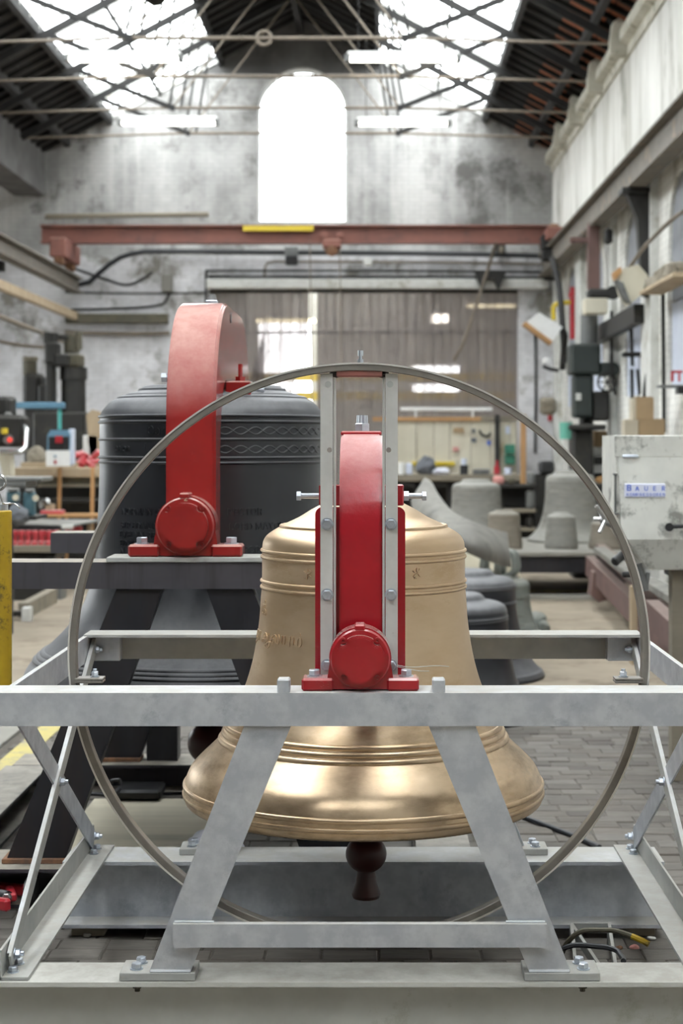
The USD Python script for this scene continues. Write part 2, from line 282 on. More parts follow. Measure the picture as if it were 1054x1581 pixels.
mat('cream', (.60, .56, .45), (.52, .48, .37), rough=.7, scale=2, stretch=(1, 1, .3), c3=(.40, .30, .18), s3=2, m3=.62, per=.06)
mat('white', (.74, .74, .72), (.66, .66, .64), rough=.5)
mat('whitedull', (.60, .60, .57), (.50, .50, .47), rough=.7, c3=(.36, .34, .28), s3=3, m3=.57)
mat('machinedark', (0.01008, 0.009576, 0.008568), (0.01562, 0.01436, 0.0121), rough=.55, scale=4, c3=(0.03024, 0.02646, 0.0189), s3=3, m3=.56, dust=.6, dustc=(0.05544, 0.0504, 0.03906))
mat('machinegreen', (0.01348, 0.02002, 0.01809), (0.01925, 0.02618, 0.0231), rough=.5, scale=4, dust=.5, dustc=(0.0693, 0.0693, 0.0616))
mat('machinegrey', (0.15, 0.1537, 0.15), (0.105, 0.1087, 0.105), rough=.5, scale=5, c3=(0.075, 0.075, 0.0675), s3=4, m3=.57, dust=.4)
mat('olive', (0.102, 0.09, 0.057), (0.066, 0.06, 0.042), rough=.6, scale=6, dust=.4, dustc=(0.21, 0.192, 0.144))
mat('blue', (.09, .20, .29), (.11, .23, .32), rough=.5)
mat('teal', (.06, .36, .33), (.07, .32, .30), rough=.5)
mat('viseblue', (0.042, 0.105, 0.133), (0.063, 0.133, 0.161), rough=.5, scale=6, dust=.4)
mat('chrome', (.50, .50, .49), (.45, .45, .45), rough=.2, metal=.95)
mat('pinkred', (.46, .04, .05), (.52, .06, .07), rough=.4, dust=.8, dustc=(.78, .55, .54))
mat('bottlegreen', (.02, .13, .08), (.03, .17, .11), rough=.5)
mat('mintgreen', (.12, .38, .29), (.10, .33, .25), rough=.6)
mat('bottlered', (.42, .02, .03), (.36, .02, .03), rough=.35)
mat('signyellow', (.62, .46, .02), (.56, .42, .03), rough=.5)
mat('clothgrey', (0.098, 0.105, 0.119), (0.14, 0.147, 0.161), rough=.9, scale=8)
mat('clothwhite', (.52, .53, .60), (.66, .67, .73), rough=.8, scale=8, bump=.4, bscale=12)
mat('card', (.36, .25, .14), (.30, .21, .12), rough=.85, scale=4)
mat('cardpale', (.48, .42, .32), (.40, .35, .27), rough=.85, scale=4)
mat('plywood', (0.5875, 0.5375, 0.4125), (0.4625, 0.425, 0.325), rough=.8, scale=2.5, stretch=(.15, 1.5, 1), c3=(0.375, 0.35, 0.275), s3=3, m3=.55)
mat('cable', (0.009, 0.01, 0.013), (0.015, 0.0165, 0.02), rough=.5)
mat('labelwhite', (.74, .76, .88), (.70, .72, .85), rough=.35)
mat('labelblue', (.08, .16, .62), (.10, .18, .60), rough=.35)
mat('pinkcloth', (.60, .28, .25), (.52, .24, .22), rough=.85, scale=10)
mat('niche', (.20, .21, .23), (.26, .27, .29), rough=.7, scale=3)
mat('bluewhite', (.56, .60, .70), (.48, .52, .62), rough=.7, scale=2)
mat('outside', (.25, .25, .24), (.2, .2, .19), rough=.95, scale=.5)
mat('hallwall', (.52, .50, .45), (.42, .40, .35), rough=.9, scale=1)
mat('craneyellow', (.50, .36, .06), (.44, .32, .06), rough=.5)
emit('tubelight', (1.0, .97, .86), 9.0)
emit('tubelightwarm', (1.0, .92, .62), 3.2)
emit('redlamp', (1, .08, .06), 1.0)
clear('glass', (.97, .98, .98))
clear('pvc', (.66, .635, .63), rough=.12, diff=(.26, .24, .235), dfac=.38)

# ------------------------------------------------------------------ the hall
YB, Y0 = 28.5, -14.0                        # inner face of the end wall; the near end of what is built
AX, AZ = -1.34, 9.13                       # ridge
XL, XR, EZ = -5.81, 3.17, 6.75             # valley beam, right wall, eaves
def roof_z(x): return AZ - (AZ - EZ) * abs(x - AX) / (XR - AX)
SLT, SLB = 1.37, 3.19                      # skylight from / to, measured sideways from the ridge
trusses = [20.0, 22.1, 24.2, 26.2]

gw = [-6.4, XR + .4]
def arch_poly(x0, x1, z0, z1):
    r = (x1 - x0) / 2; c = (x0 + x1) / 2; t = np.linspace(0, math.pi, 25)
    return Polygon([(x0, z0), (x1, z0), *[(c + r * math.cos(a), z1 - r + r * math.sin(a)) for a in t]])
W = [P(397, 343, YB), P(535.5, 103, YB)]
warch = arch_poly(W[0][0], W[1][0], W[0][2], W[1][2])
DX0, DX1, DZ = P(322, 0, YB)[0], P(800, 0, YB)[0], P(0, 446, YB)[2]
wall = Polygon([(-11, -.1), (XR + .5, -.1), (XR + .5, EZ + .1), (AX, AZ + .25), (XL, roof_z(XL) + .2), (-11, 5.6)])
wall = wall.difference(warch).difference(sbox(DX0, -.2, DX1, DZ))
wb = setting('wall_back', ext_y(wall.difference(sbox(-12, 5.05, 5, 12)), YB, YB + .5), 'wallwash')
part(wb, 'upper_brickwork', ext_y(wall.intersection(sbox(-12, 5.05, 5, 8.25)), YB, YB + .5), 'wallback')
part(wb, 'gable_brickwork', ext_y(wall.intersection(sbox(-12, 8.25, 5, 12)), YB, YB + .5), 'gableshade', label='brick under the ridge, darkened to paint in the shade there')
# right wall: arched recesses, a pilaster strip between them
nY = [10.6, 13.75, 16.9, 20.0, 23.2, 26.3]
rw = sbox(Y0, -.1, YB, EZ + .35)
for y in nY: rw = rw.difference(arch_poly(y - .62, y + .62, 2.35, 4.62))
wr = setting('wall_right', cat(ext_x(rw, XR, XR + .3), bx(XR + .3, XR + .5, Y0, YB, -.1, EZ + .35)), 'wallright')
part(wr, 'plaster_band', bx(XR - .07, XR + .01, Y0, YB - .02, 5.12, 6.55), 'plaster')
cor = Polygon([(0, 6.5), (-.10, 6.5), (-.10, 6.62), (-.20, 6.66), (-.20, 6.80), (-.06, 6.84), (-.06, 6.95), (0, 6.95)])
part(wr, 'cornice', extr(affinity.translate(cor, XR, 0), (0, YB - .02, 0), (1, 0, 0), (0, 0, 1), YB - Y0 - .04), 'cornice')
for y in nY:
    part(wr, 'recess_panel', bx(XR + .035, XR + .3, y - .62, y + .62, 3.3, 4.62, 0), 'niche')
    part(wr, 'lower_pane', bx(XR + .03, XR + .3, y - .6, y + .6, 2.36, 3.28), 'bluewhite')  # opaque panel, daylight behind glass put into its blue-white colour
    part(wr, 'pilaster', bx(XR - .09, XR + .01, y + 1.25, y + 1.85, 0, 5.1), 'whitedull')
for y in [19.9, 22.0, 24.2, 26.25]:        # carved shoes under the truss feet
    sh = Polygon([(0, 0), (.34, 0), (.34, .12), (.26, .2), (.22, .34), (.12, .46), (.03, .40), (.0, .2)])
    part(wr, 'truss_shoe', extr(sh, (XR - .3, y + .1, 6.52), (1, 0, 0), (0, 0, 1), .2), 'cornice')
# left: valley beam on columns, low aisle beyond
vb = setting('trim_1', bx(XL - .55, XL, Y0, YB - .01, 6.1, 6.42), 'soot')
part(vb, 'upstand', bx(XL - .1, XL - .01, Y0, YB - .01, 6.42, 6.95), 'soot')
for y in (23.05, 18.6, 14.2, 9.8, 5.4): part(vb, 'column', bx(XL - .34, XL - .1, y, y + .24, -.05, 6.1), 'plaster')
wl = sbox(Y0, -.1, YB + .5, 5.7); holes = [sbox(y, 1.3, y + 2.2, 4.6) for y in (17.4, 21.0, 24.6)]
for h_ in holes: wl = wl.difference(h_)
w_ = setting('wall_left', ext_x(wl, -11.2, -11), 'wallback')
for h_ in holes: part(w_, 'window_pane', ext_x(h_, -11.1, -11.09), 'glass')
setting('wall_near', ext_y(Polygon([(-11, -.1), (XR + .5, -.1), (XR + .5, EZ + .1), (AX, AZ + .25), (XL, roof_z(XL) + .2), (-11, 5.6)]), Y0 - .4, Y0), 'wallback')
# floor
fl = setting('floor', bx(-14, 9, Y0, 50, -.12, -.055, 0), 'bedding')
part(fl, 'concrete_slab', bx(-13.9, 6, 11.0, 49.9, -.06, 0, .004), 'concrete')
part(fl, 'aisle_slab', bx(-13.9, -2.22, Y0, 10.99, -.06, 0, .004), 'concretelight')
part(fl, 'near_slab', bx(-2.2, 6, Y0, 3.9, -.06, 0, .004), 'concrete')
part(fl, 'yellow_line', bx(-2.11, -1.97, 6.6, 27, 0, .004, .001), 'yellowpaint')
part(fl, 'yellow_line', bx(1.0, 3.1, 19.3, 19.46, 0, .004, .001), 'yellowpaint')
part(fl, 'yellow_line', bx(-1.9, 2.6, 23.1, 23.28, 0, .004, .001), 'yellowpaint')
setting('ground', bx(-120, 120, -120, 160, -.4, -.13, 0), 'outside')
part(fl, 'joint_dirt', bx(-2.2, 3.2, 3.9, 11, -.05, -.0065, 0), 'bedding')
# wood-block setts of the near floor
setts = []
y, row = 3.95, 0
while y < 10.95:
    x = -2.16 + (row % 2) * .09 + rng.uniform(-.02, .02)
    dy = rng.uniform(.112, .128)
    while x < 3.05:
        dx = rng.uniform(.165, .205)
        setts.append((x, min(x + dx, 3.14), y, min(y + dy, 10.98))); x += dx
    y += dy; row += 1
def sett_mesh(s):
    x0, x1, y0, y1 = s; g = .002; t = rng.uniform(-.005, .002); b = rng.uniform(.003, .007)
    q = lambda: rng.uniform(-.0025, .0025)
    top = [(x0 + g + b, y0 + g + b), (x1 - g - b, y0 + g + b), (x1 - g - b, y1 - g - b), (x0 + g + b, y1 - g - b)]
    mid = [(x0 + g + q() * .5, y0 + g), (x1 - g, y0 + g + q() * .5), (x1 - g + q() * .5, y1 - g), (x0 + g, y1 - g + q() * .5)]
    v = [(a, c, t + q() * .8) for a, c in top] + [(a, c, t - b) for a, c in mid] + [(a, c, -.058) for a, c in mid]
    f = [(0, 1, 2), (0, 2, 3)]
    for k in (0, 4):
        for i in range(4):
            j = (i + 1) % 4; f += [(k + 4 + i, k + 4 + j, k + j), (k + 4 + i, k + j, k + i)]
    return np.array(v), np.array(f)
def sett_rank(s):
    cx, cy = (s[0] + s[1]) / 2, (s[2] + s[3]) / 2
    px, py = CX + cx * F / cy, CY + EYE * F / cy
    if not (-15 < px < 1069 and 1118 < py < 1500): return 0
    if 4.75 < cy < 5.8: ok = abs(cx + .045) < .93
    elif cy > 5.9: ok = px > 790 or (px < 30 and cx > -2.1) or (px < 150 and cy < 6.2)
    else: ok = False
    return (F / cy) ** 2 * EYE / cy if ok else 0
order = sorted(range(len(setts)), key=lambda i: -sett_rank(setts[i]))
single_out = {i for i in order[:290] if sett_rank(setts[i]) > 0}
rest = []
for i, s in enumerate(setts):
    m = sett_mesh(s)
    if i in single_out: part(fl, 'sett', m, f'sett{rng.randrange(5)}')
    else: rest.append(m)
part(fl, 'sett_paving', cat(*rest[0::2]), 'sett0', kind='stuff')
part(fl, 'sett_paving', cat(*rest[1::2]), 'sett1', kind='stuff')
# window in the end wall
win = setting('window_1', ext_y(warch.buffer(.03).difference(warch.buffer(-.035)), YB + .12, YB + .2), 'white')
nx, nz = 5, 8
x0, x1, z0, z1 = W[0][0], W[1][0], W[0][2], W[1][2]
for i in range(1, nx): part(win, 'glazing_bar', bx(x0 + (x1 - x0) * i / nx - .008, x0 + (x1 - x0) * i / nx + .008, YB + .14, YB + .18, z0, z1 - (.33 if i in (1, 4) else .05)), 'white')
for k in range(1, nz): part(win, 'glazing_bar', bx(x0 + (.1 if k == 7 else 0), x1 - (.1 if k == 7 else 0), YB + .145, YB + .175, z0 + (z1 - z0) * k / nz - .008, z0 + (z1 - z0) * k / nz + .008), 'white')
for i in range(nx):
    for k in range(nz):
        c = sbox(x0 + (x1 - x0) * i / nx, z0 + (z1 - z0) * k / nz, x0 + (x1 - x0) * (i + 1) / nx, z0 + (z1 - z0) * (k + 1) / nz).intersection(warch)
        if c.area > .004: part(win, 'pane', ext_y(c, YB + .157, YB + .161), 'glass')
# roof: boarded ridge, skylight strips, tiled lower slopes; purlins and rafters beneath
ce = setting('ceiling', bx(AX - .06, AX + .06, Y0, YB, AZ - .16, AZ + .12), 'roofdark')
sl = (AZ - EZ) / (XR - AX)
def slope_panel(a, b, y0, y1, s, t0, t1):
    """a roof sheet from a to b metres sideways of the ridge on side s, between t0 and t1 above the rafter line"""
    pts = []
    for d in (a, b):
        for y in (y0, y1):
            for t in (t0, t1): pts.append((AX + s * d, y, AZ - sl * d + t))
    return hull(np.array(pts))
HW = XR - AX
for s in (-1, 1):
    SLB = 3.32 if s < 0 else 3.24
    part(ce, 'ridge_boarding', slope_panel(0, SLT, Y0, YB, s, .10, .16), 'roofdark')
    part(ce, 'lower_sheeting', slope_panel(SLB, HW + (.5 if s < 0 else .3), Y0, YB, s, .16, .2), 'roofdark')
    y = YB - .34
    while y > 14.5:                        # common rafters and boards of the lower slope, ridge battens
        part(ce, 'rafter', slope_panel(SLB, HW + .1, y, y + .06, s, .06, .13), 'roofdark')
        part(ce, 'ridge_batten', slope_panel(.03, SLT, y, y + .05, s, .04, .10), 'roofboard')
        for a, b in ((SLB + .06, SLB + .5), (SLB + .52, SLB + .95), (SLB + .97, HW + .05)):
            part(ce, 'roof_tile' if s > 0 and a > SLB + .4 else 'roof_board', slope_panel(a, b, y + .08, y + .32, s, .10, .13 + .02 * rng.random()),
                 'rooftile' if s > 0 and (a > SLB + .4) and rng.random() < .85 else 'roofboard')
        y -= .415
    for d in (SLT, SLB, (SLT + SLB) / 2 + .1, HW - .45):
        part(ce, 'purlin', slope_panel(d - .035, d + .035, Y0, YB, s, -.02, .12) if d != (SLT + SLB) / 2 + .1 else slope_panel(d - .015, d + .015, Y0, YB, s, .02, .08), 'iron')
    y = YB - .02; k = 0
    while y > Y0 + .6:                     # glazing of the skylight strip
        if y > 14:
            part(ce, 'skylight_pane', slope_panel(SLT + .03, SLB - .03, y - .60, y - .02, s, .105, .111), 'glass')
            part(ce, 'glazing_bar', slope_panel(SLT, SLB, y - .02, y, s, .07, .13), 'whitedull')
        y -= .62
    part(ce, 'skylight_pane', slope_panel(SLT + .03, SLB - .03, -4.0, 14.0, s, .105, .111), 'glass')
    part(ce, 'lower_sheeting', slope_panel(SLT, SLB, Y0, -4.0, s, .16, .2), 'roofdark')  # unseen sheet closing the near skylight, added to cut the light inside
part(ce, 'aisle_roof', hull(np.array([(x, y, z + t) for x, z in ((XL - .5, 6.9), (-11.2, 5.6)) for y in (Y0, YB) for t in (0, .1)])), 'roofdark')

# trusses
TZ = 6.77
for k, y in enumerate(trusses):
    ord_ = ['fourth', 'third', 'second', 'first'][k] if k < 4 else None
    lab = f'iron roof truss with thin tie rods, {["fourth", "third", "second", "first"][k]} from the arched window wall' if k < 4 else 'iron roof truss overhead nearer than the rows of hanging lights'
    t = thing('roof_truss', lab, 'truss', (AX, y, TZ), group='roof trusses across the hall' if k < 4 else 'roof trusses overhead')
    A = (AX, y, AZ - .12)
    for s in (-1, 1):
        foot = (AX + s * (HW - .12), y, roof_z(AX + s * (HW - .12)) - .12)
        N = (AX + s * 1.70, y, TZ); M = (AX + s * 3.14, y, roof_z(AX + s * 3.14) - .13); Q = (AX + s * 1.45, y, roof_z(AX + s * 1.45) - .1)
        part(t, 'rafter', bar(foot, A, .10, .055, (0, 0, 1)), 'iron')
        part(t, 'strut', bar(N, M, .07, .05, (0, 0, 1)), 'iron')
        for o in (-.05, .13): part(t, 'hanger', bar((N[0] - s * o, y, N[2]), (Q[0] - s * o, y, roof_z(Q[0] - s * o) - .1), .035, .02, (1, 0, 0)), 'iron')
        part(t, 'tie_rod', cyl(foot, N, .019, 8), 'tierod')
        part(t, 'diagonal_rod', cyl(N, A, .014, 8), 'tierod')
        part(t, 'node_plate', cat(cyl((N[0], y - .035, N[2]), (N[0], y + .035, N[2]), .045, 14)), 'iron')
    part(t, 'tie_rod', cyl((AX - 1.70, y, TZ), (AX + 1.70, y, TZ), .024, 10), 'tierod')
    if k == 0:
        ring = curve([(AX - .04 + .085 * math.cos(a), y, TZ - .0 + .085 * math.sin(a)) for a in np.linspace(0, 2 * math.pi, 17)], 40)
        part(t, 'turnbuckle_ring', tube(ring, .022), 'tierod')
# fluorescent battens hung from the trusses
for (px, py, Y, w), lb in zip([(191, 88, 21.9, 176), (622, 88, 21.9, 172), (260, 187, 25.6, 150), (622, 188, 25.6, 143)],
        ['lit white fluorescent batten over the left skylight strip, upper of the two on that side', 'lit white fluorescent batten right of the window arch, nearer and upper of two',
         'lit white fluorescent batten under the left skylight, lower of the two there', 'lit white fluorescent batten right of the arched window, farther and lower of two']):
    c = P(px, py, Y); L = w * Y / F / 2
    t = thing('fluorescent_light', lb, 'light', c, group='fluorescent battens under the roof trusses')
    part(t, 'housing', ext_y(Polygon([(-L, .0), (-L, .05), (-L + .03, .1), (L - .03, .1), (L, .05), (L, 0)]), -.06, .06) if 0 else bx(c[0] - L, c[0] + L, Y - .06, Y + .06, c[2] + .0, c[2] + .07, .015), 'white')
    for o in (-.035, .035): part(t, 'tube', cyl((c[0] - L + .04, Y + o, c[2] - .035), (c[0] + L - .04, Y + o, c[2] - .035), .026, 12), 'tubelight')
    for s in (-1, 1): part(t, 'end_cap', bx(c[0] + s * L - .035, c[0] + s * L + .035, Y - .07, Y + .07, c[2] - .07, c[2] + .03, .01), 'machinegrey')
    for s in (-.8, .8): part(t, 'hanger_wire', cyl((c[0] + s * L, Y, c[2] + .07), (c[0] + s * L, Y, roof_z(c[0] + s * L)), .006, 6), 'iron')
# dark round weight hanging in from above
c = P(240, -9, 12.0)
t = thing('hoist_weight', 'dark round hoist weight hanging at the top edge of the picture', 'weight', c)
part(t, 'weight', cat(ball(c, .085), cyl(c, c + (0, 0, .16), .04)), 'iron', 40)
part(t, 'rope', cyl(c + (0, 0, .1), (c[0], c[1], roof_z(c[0])), .009, 8), 'cable')

# ------------------------------------------------------------------ bells
def bell_profile(pts, d, cpx, beads, n=260):
    """silhouette pixels of a bell whose axis stands at distance d -> outer profile (r, z), densely sampled, with raised wires"""
    rz = []
    for px, py in pts:
        p = px - cpx; r = p * d / math.hypot(F, p); rz.append((r, EYE - (py - CY) * (d - r * r / d) / F))
    rz = np.array(rz); s = np.r_[0, np.cumsum(np.linalg.norm(np.diff(rz, axis=0), axis=1))]
    q = PchipInterpolator(s, rz)(np.unique(np.r_[np.linspace(0, s[-1], n)]))
    zb = [(EYE - (py - CY) * (d - (r0 * d / F) ** 2 / d) / F, w, h) for py, r0, w, h in beads]
    extra = []
    for z, w, h in zb:
        for t in np.linspace(-1, 1, 9): extra.append(z + t * w)
    # resample on height below the crown so that every wire has its own points
    out = []
    for a, b in zip(q[:-1], q[1:]):
        out.append(a)
        zs = sorted([z for z in extra if min(a[1], b[1]) < z < max(a[1], b[1])], reverse=bool(a[1] > b[1]))
        for z in zs: out.append(a + (b - a) * (z - a[1]) / (b[1] - a[1]))
    out.append(q[-1]); out = np.array(out)
    t = np.gradient(out, axis=0); nn = np.stack([-t[:, 1], t[:, 0]], 1); nn /= np.linalg.norm(nn, axis=1, keepdims=True) + 1e-12
    off = np.zeros(len(out))
    for z, w, h in zb: off += h * np.sqrt(np.clip(1 - ((out[:, 1] - z) / w) ** 2, 0, 1)) * (out[:, 0] > .12)
    return out + nn * off[:, None], out
def inner(prof, th, lip):
    """inside of a bell: thinner at the waist, thick at the sound bow"""
    z0, z1 = prof[0, 1], prof[-1, 1]; res = []
    for r, z in prof[::-3]:
        u = (z0 - z) / (z0 - z1); t = th * (1.0 + 1.1 * math.exp(-((u - .88) / .09) ** 2)) * (.55 if u > .985 else 1)
        if u > .1 and r > t: res.append((r - t, z))
    top = res[-1]; res.append((top[0] * .6, z0 - th * 1.4)); res.append((0, z0 - th * 1.4)); return res
def bell_radius(prof):
    o = np.argsort(prof[:, 1]); z, r = prof[o, 1], prof[o, 0]; return lambda zz: np.interp(zz, z, r)
def solve_theta(px, c, r):
    lo, hi = -1.45, 1.45
    for _ in range(50):
        m = (lo + hi) / 2; x = CX + (c[0] + r * math.sin(m)) * F / (c[1] - r * math.cos(m))
        lo, hi = (m, hi) if x < px else (lo, m)
    return lo
def on_bell(mesh, c, rad, th0, z0, sink=.002):
    """flat lettering (x along, y up, z out) bent on to the bell's side"""
    v, f = V(mesh); m = trimesh.Trimesh(v, f); v, f = trimesh.remesh.subdivide_to_size(m.vertices, m.faces, .02)
    z = z0 + v[:, 1]; r = rad(z); th = th0 + v[:, 0] / rad(z0); R = r - sink + v[:, 2]
    return np.stack([c[0] + R * np.sin(th), c[1] - R * np.cos(th), z], 1), f
def flat(poly, depth):
    out = []
    for g in getattr(poly, 'geoms', [poly]):
        m = trimesh.creation.extrude_polygon(g, depth, engine='earcut'); out.append((np.array(m.vertices), np.array(m.faces)))
    return cat(*out)
TAMIL1 = [[[494,54,505,53,506,8,524,8,524,41,530,52,537,55,547,55,554,52,559,47,564,33,564,18,560,7,553,1,545,-1,494,-1],[536,41,535,8,544,8,552,14,553,35,551,41,545,46,539,46]],[[535,69,536,76,540,79,547,78,550,74,549,67,545,64,538,65]],[[402,12,403,55,413,53,413,12,418,7,422,7,427,11,427,53,429,55,438,54,439,8,469,8,469,54,478,55,480,53,479,-1,426,0,413,-2,405,4]],[[302,16,302,30,305,40,315,51,326,55,343,54,353,47,357,39,359,13,363,8,372,7,377,10,379,16,379,32,368,51,370,55,375,58,379,56,387,42,390,30,390,17,387,7,380,0,374,-2,360,-1,351,6,348,14,346,38,337,46,322,44,314,34,315,32,330,32,337,26,339,11,333,1,326,-2,314,-1,307,4],[312,20,314,11,319,7,325,7,329,12,329,19,324,24,315,23]],[[173,2,174,12,183,18,240,18,239,33,233,41,231,30,227,25,220,22,211,22,204,25,199,33,199,42,206,52,214,55,226,55,237,51,249,36,250,18,260,18,261,54,271,54,272,10,286,11,292,8,298,-1,298,-11,294,-20,281,-29,269,-32,252,-32,240,-28,234,-22,233,-12,238,-5,242,-3,257,-5,256,-13,244,-12,242,-14,243,-19,252,-23,267,-23,276,-21,285,-15,287,-10,286,0,282,2,273,1,272,-12,261,-13,261,9,248,9,239,-3,229,-9,213,-13,194,-13,180,-8],[185,8,184,2,188,-2,212,-4,228,1,235,8],[209,40,213,31,221,32,223,36,222,45,216,46,211,44]],[[92,-1,92,54,145,54,145,45,129,45,129,-1,120,-2,118,0,117,45,103,45,103,0,101,-2]],[[9,-19,16,-9,61,-5,70,5,69,18,64,22,55,24,53,10,46,1,37,-2,25,-2,15,2,10,8,9,19,11,24,19,30,19,54,71,54,71,45,54,45,54,34,70,30,78,23,81,15,81,4,77,-5,69,-12,61,-15,23,-17,20,-20,20,-31,18,-32,9,-30],[21,11,28,7,40,9,43,14,43,24,23,22,20,19],[29,34,43,33,43,45,29,45]]]
TAMIL2 = [[[9,11,11,24,19,30,19,54,72,54,71,45,54,45,54,34,68,32,78,26,81,19,81,10,74,0,68,-2,53,-1,55,8,66,7,70,10,69,21,62,24,54,24,51,6,46,1,37,-2,18,0,11,6],[21,11,28,7,40,9,43,14,43,24,23,22,20,19],[30,45,29,33,43,33,43,45]],[[51,74,54,78,61,79,65,76,66,69,63,65,56,64,52,67]]]
def glyphs(data, h):
    g = unary_union([Polygon(np.reshape(r[0], (-1, 2)), [np.reshape(i, (-1, 2)) for i in r[1:]]) for r in data]); return affinity.scale(g, h / 54, h / 54, origin=(0, 0))

# --- the bronze bell
DB = 5.29; BC = np.array([(561 - CX) * DB / F, DB, 0.0])
pts = [(561, 772), (590, 772), (612, 772), (623, 777), (640.5, 786), (661, 798.5), (684, 809.6), (689, 812.6), (705, 822), (712.5, 829), (716.5, 838), (717.5, 849), (717.5, 873), (718, 905), (719.4, 922), (721.4, 952), (724.5, 977), (729.5, 1007), (734.6, 1029), (742.7, 1055.5), (757, 1088), (773, 1119.5), (783, 1139), (796, 1152.6), (813, 1169), (826, 1183.5), (833.5, 1198), (837.5, 1212), (838.5, 1224), (836, 1236), (831, 1240)]
beads = [(849, 157, .006, .006), (858.5, 157, .006, .006), (895.5, 157, .006, .006), (905, 157, .006, .006), (1119, 212, .008, .006), (1128.5, 218, .008, .006), (1138, 222, .008, .006), (1211, 277, .008, .006), (1224.5, 278, .008, .005), (812, 127, .0035, .006)]
prof, plain = bell_profile(pts, DB, 561, beads)
t = thing('bell', 'golden bronze church bell hung in the galvanised frame, with Tamil lettering in relief', 'bell', (BC[0], BC[1], prof[:, 1].min()))
body = part(t, 'body', lathe(np.vstack([prof, inner(plain, .032, 0)]), BC, 144), 'bronze', 40)
rad = bell_radius(plain)
zz = EYE - (1003 - CY) * 4.95 / F
part(t, 'inscription', on_bell(flat(glyphs(TAMIL1, .0300), .0048), BC, rad, solve_theta(467.5, BC, rad(zz)) - .318 / rad(zz), zz), 'bronze', 30, 'raised Tamil lettering')
zz = EYE - (953 - CY) * 5.1 / F
part(t, 'inscription', on_bell(flat(glyphs(TAMIL2, .033), .0048), BC, rad, solve_theta(411, BC, rad(zz)) - .052 / rad(zz), zz), 'bronze', 30, 'raised Tamil letter near the left edge')
def sprig(s):
    pet = unary_union([affinity.rotate(affinity.translate(affinity.scale(Point(0, 0).buffer(1, 12), .0055, .0022), .0085, 0), a, origin=(0, 0)) for a in (40, 95, 150, 215, 255, 325)])
    return affinity.scale(unary_union([pet, affinity.rotate(sbox(-.015, -.0013, .013, .0013), 58, origin=(0, 0))]), s, s, origin=(0, 0))
for px, py in ((475, 887), (643.5, 885.5)):
    zz = EYE - (py - CY) * 5.0 / F; part(t, 'ornament', on_bell(flat(sprig(1.25), .007), BC, rad, solve_theta(px, BC, rad(zz)), zz), 'bronze', 30, 'raised sprig between the upper wires')

# --- the black bell
DK = 7.3; KC = np.array([(328 - CX) * DK / F, DK, 0.0])
ptsk = [(328, 595), (400, 595), (431, 596), (440, 603), (452, 608), (462, 611.5), (476, 616.5), (484, 621), (491, 628), (497, 636), (500.5, 645), (500.5, 676), (500.5, 712), (501.5, 760), (504, 815), (507, 860), (518, 911), (535, 950), (549, 966), (572, 990), (592, 1008), (606, 1023), (615, 1040), (617, 1052), (614, 1060), (606, 1063)]
beadsk = [(644, 172, .007, .007), (652.5, 172, .007, .007), (678.5, 172, .006, .006), (705.5, 172, .006, .006), (713, 172, .006, .006), (602, 110, .006, .006), (609.5, 129, .006, .006), (614, 141, .006, .006), (1003.5, 260, .008, .007), (1009, 266, .008, .007), (1014.5, 272, .008, .007)]
profk, plaink = bell_profile(ptsk, DK, 328, beadsk)
t = thing('bell', 'huge black bell with raised lettering, hung from the red headstock behind the bronze bell', 'bell', (KC[0], KC[1], profk[:, 1].min()))
part(t, 'body', lathe(np.vstack([profk, inner(plaink, .05, 0)]), KC, 160), 'blackbell', 40)
radk = bell_radius(plaink)
def kz(py, r=.52): return EYE - (py - CY) * (DK - r) / F
rows = [('NORMAN G', 188, 797, .0285), ('SIR EDMUND', 186, 818.5, .0275), ('EVELYN RE', 185, 833, .0275), ('EDW', 185, 847, .0275), ('N', 186, 859, .0275), ('RECTOR', 350, 796, .0285), ('LORD MAYOR', 353, 819, .0285), ('RCO', 374, 855, .0285)]
for txt, px, py, h in rows:
    zz = kz(py); part(t, 'inscription', on_bell(meshkit.text_mesh(txt, h, .0065), KC, radk, solve_theta(px, KC, radk(zz)), zz), 'blackbell', 30, 'raised capital letters')
for txt, px, py, h in (('Corn', 226, 670.5, .036), ('enton', 178, 697, .028), ('L', 222, 698, .036)):
    zz = kz(py); part(t, 'inscription', on_bell(meshkit.text_mesh(txt, h, .0065, True), KC, radk, solve_theta(px, KC, radk(zz)), zz), 'blackbell', 30, 'raised letters in the band')
for py in (665, 694):                       # two interlaced ribbons in each band
    zz = kz(py, .5); th = np.linspace(solve_theta(340, KC, .503), 1.3, 160); R = .503
    for s in (-1, 1):
        z = zz + s * .0150 * np.sin((th - th[0]) * R / .066 * math.pi + .6)
        part(t, 'ornament', tube(np.stack([KC[0] + R * np.sin(th), KC[1] - R * np.cos(th), z], 1), .0030, 6), 'blackbell', 40, 'interlaced ribbon in relief')

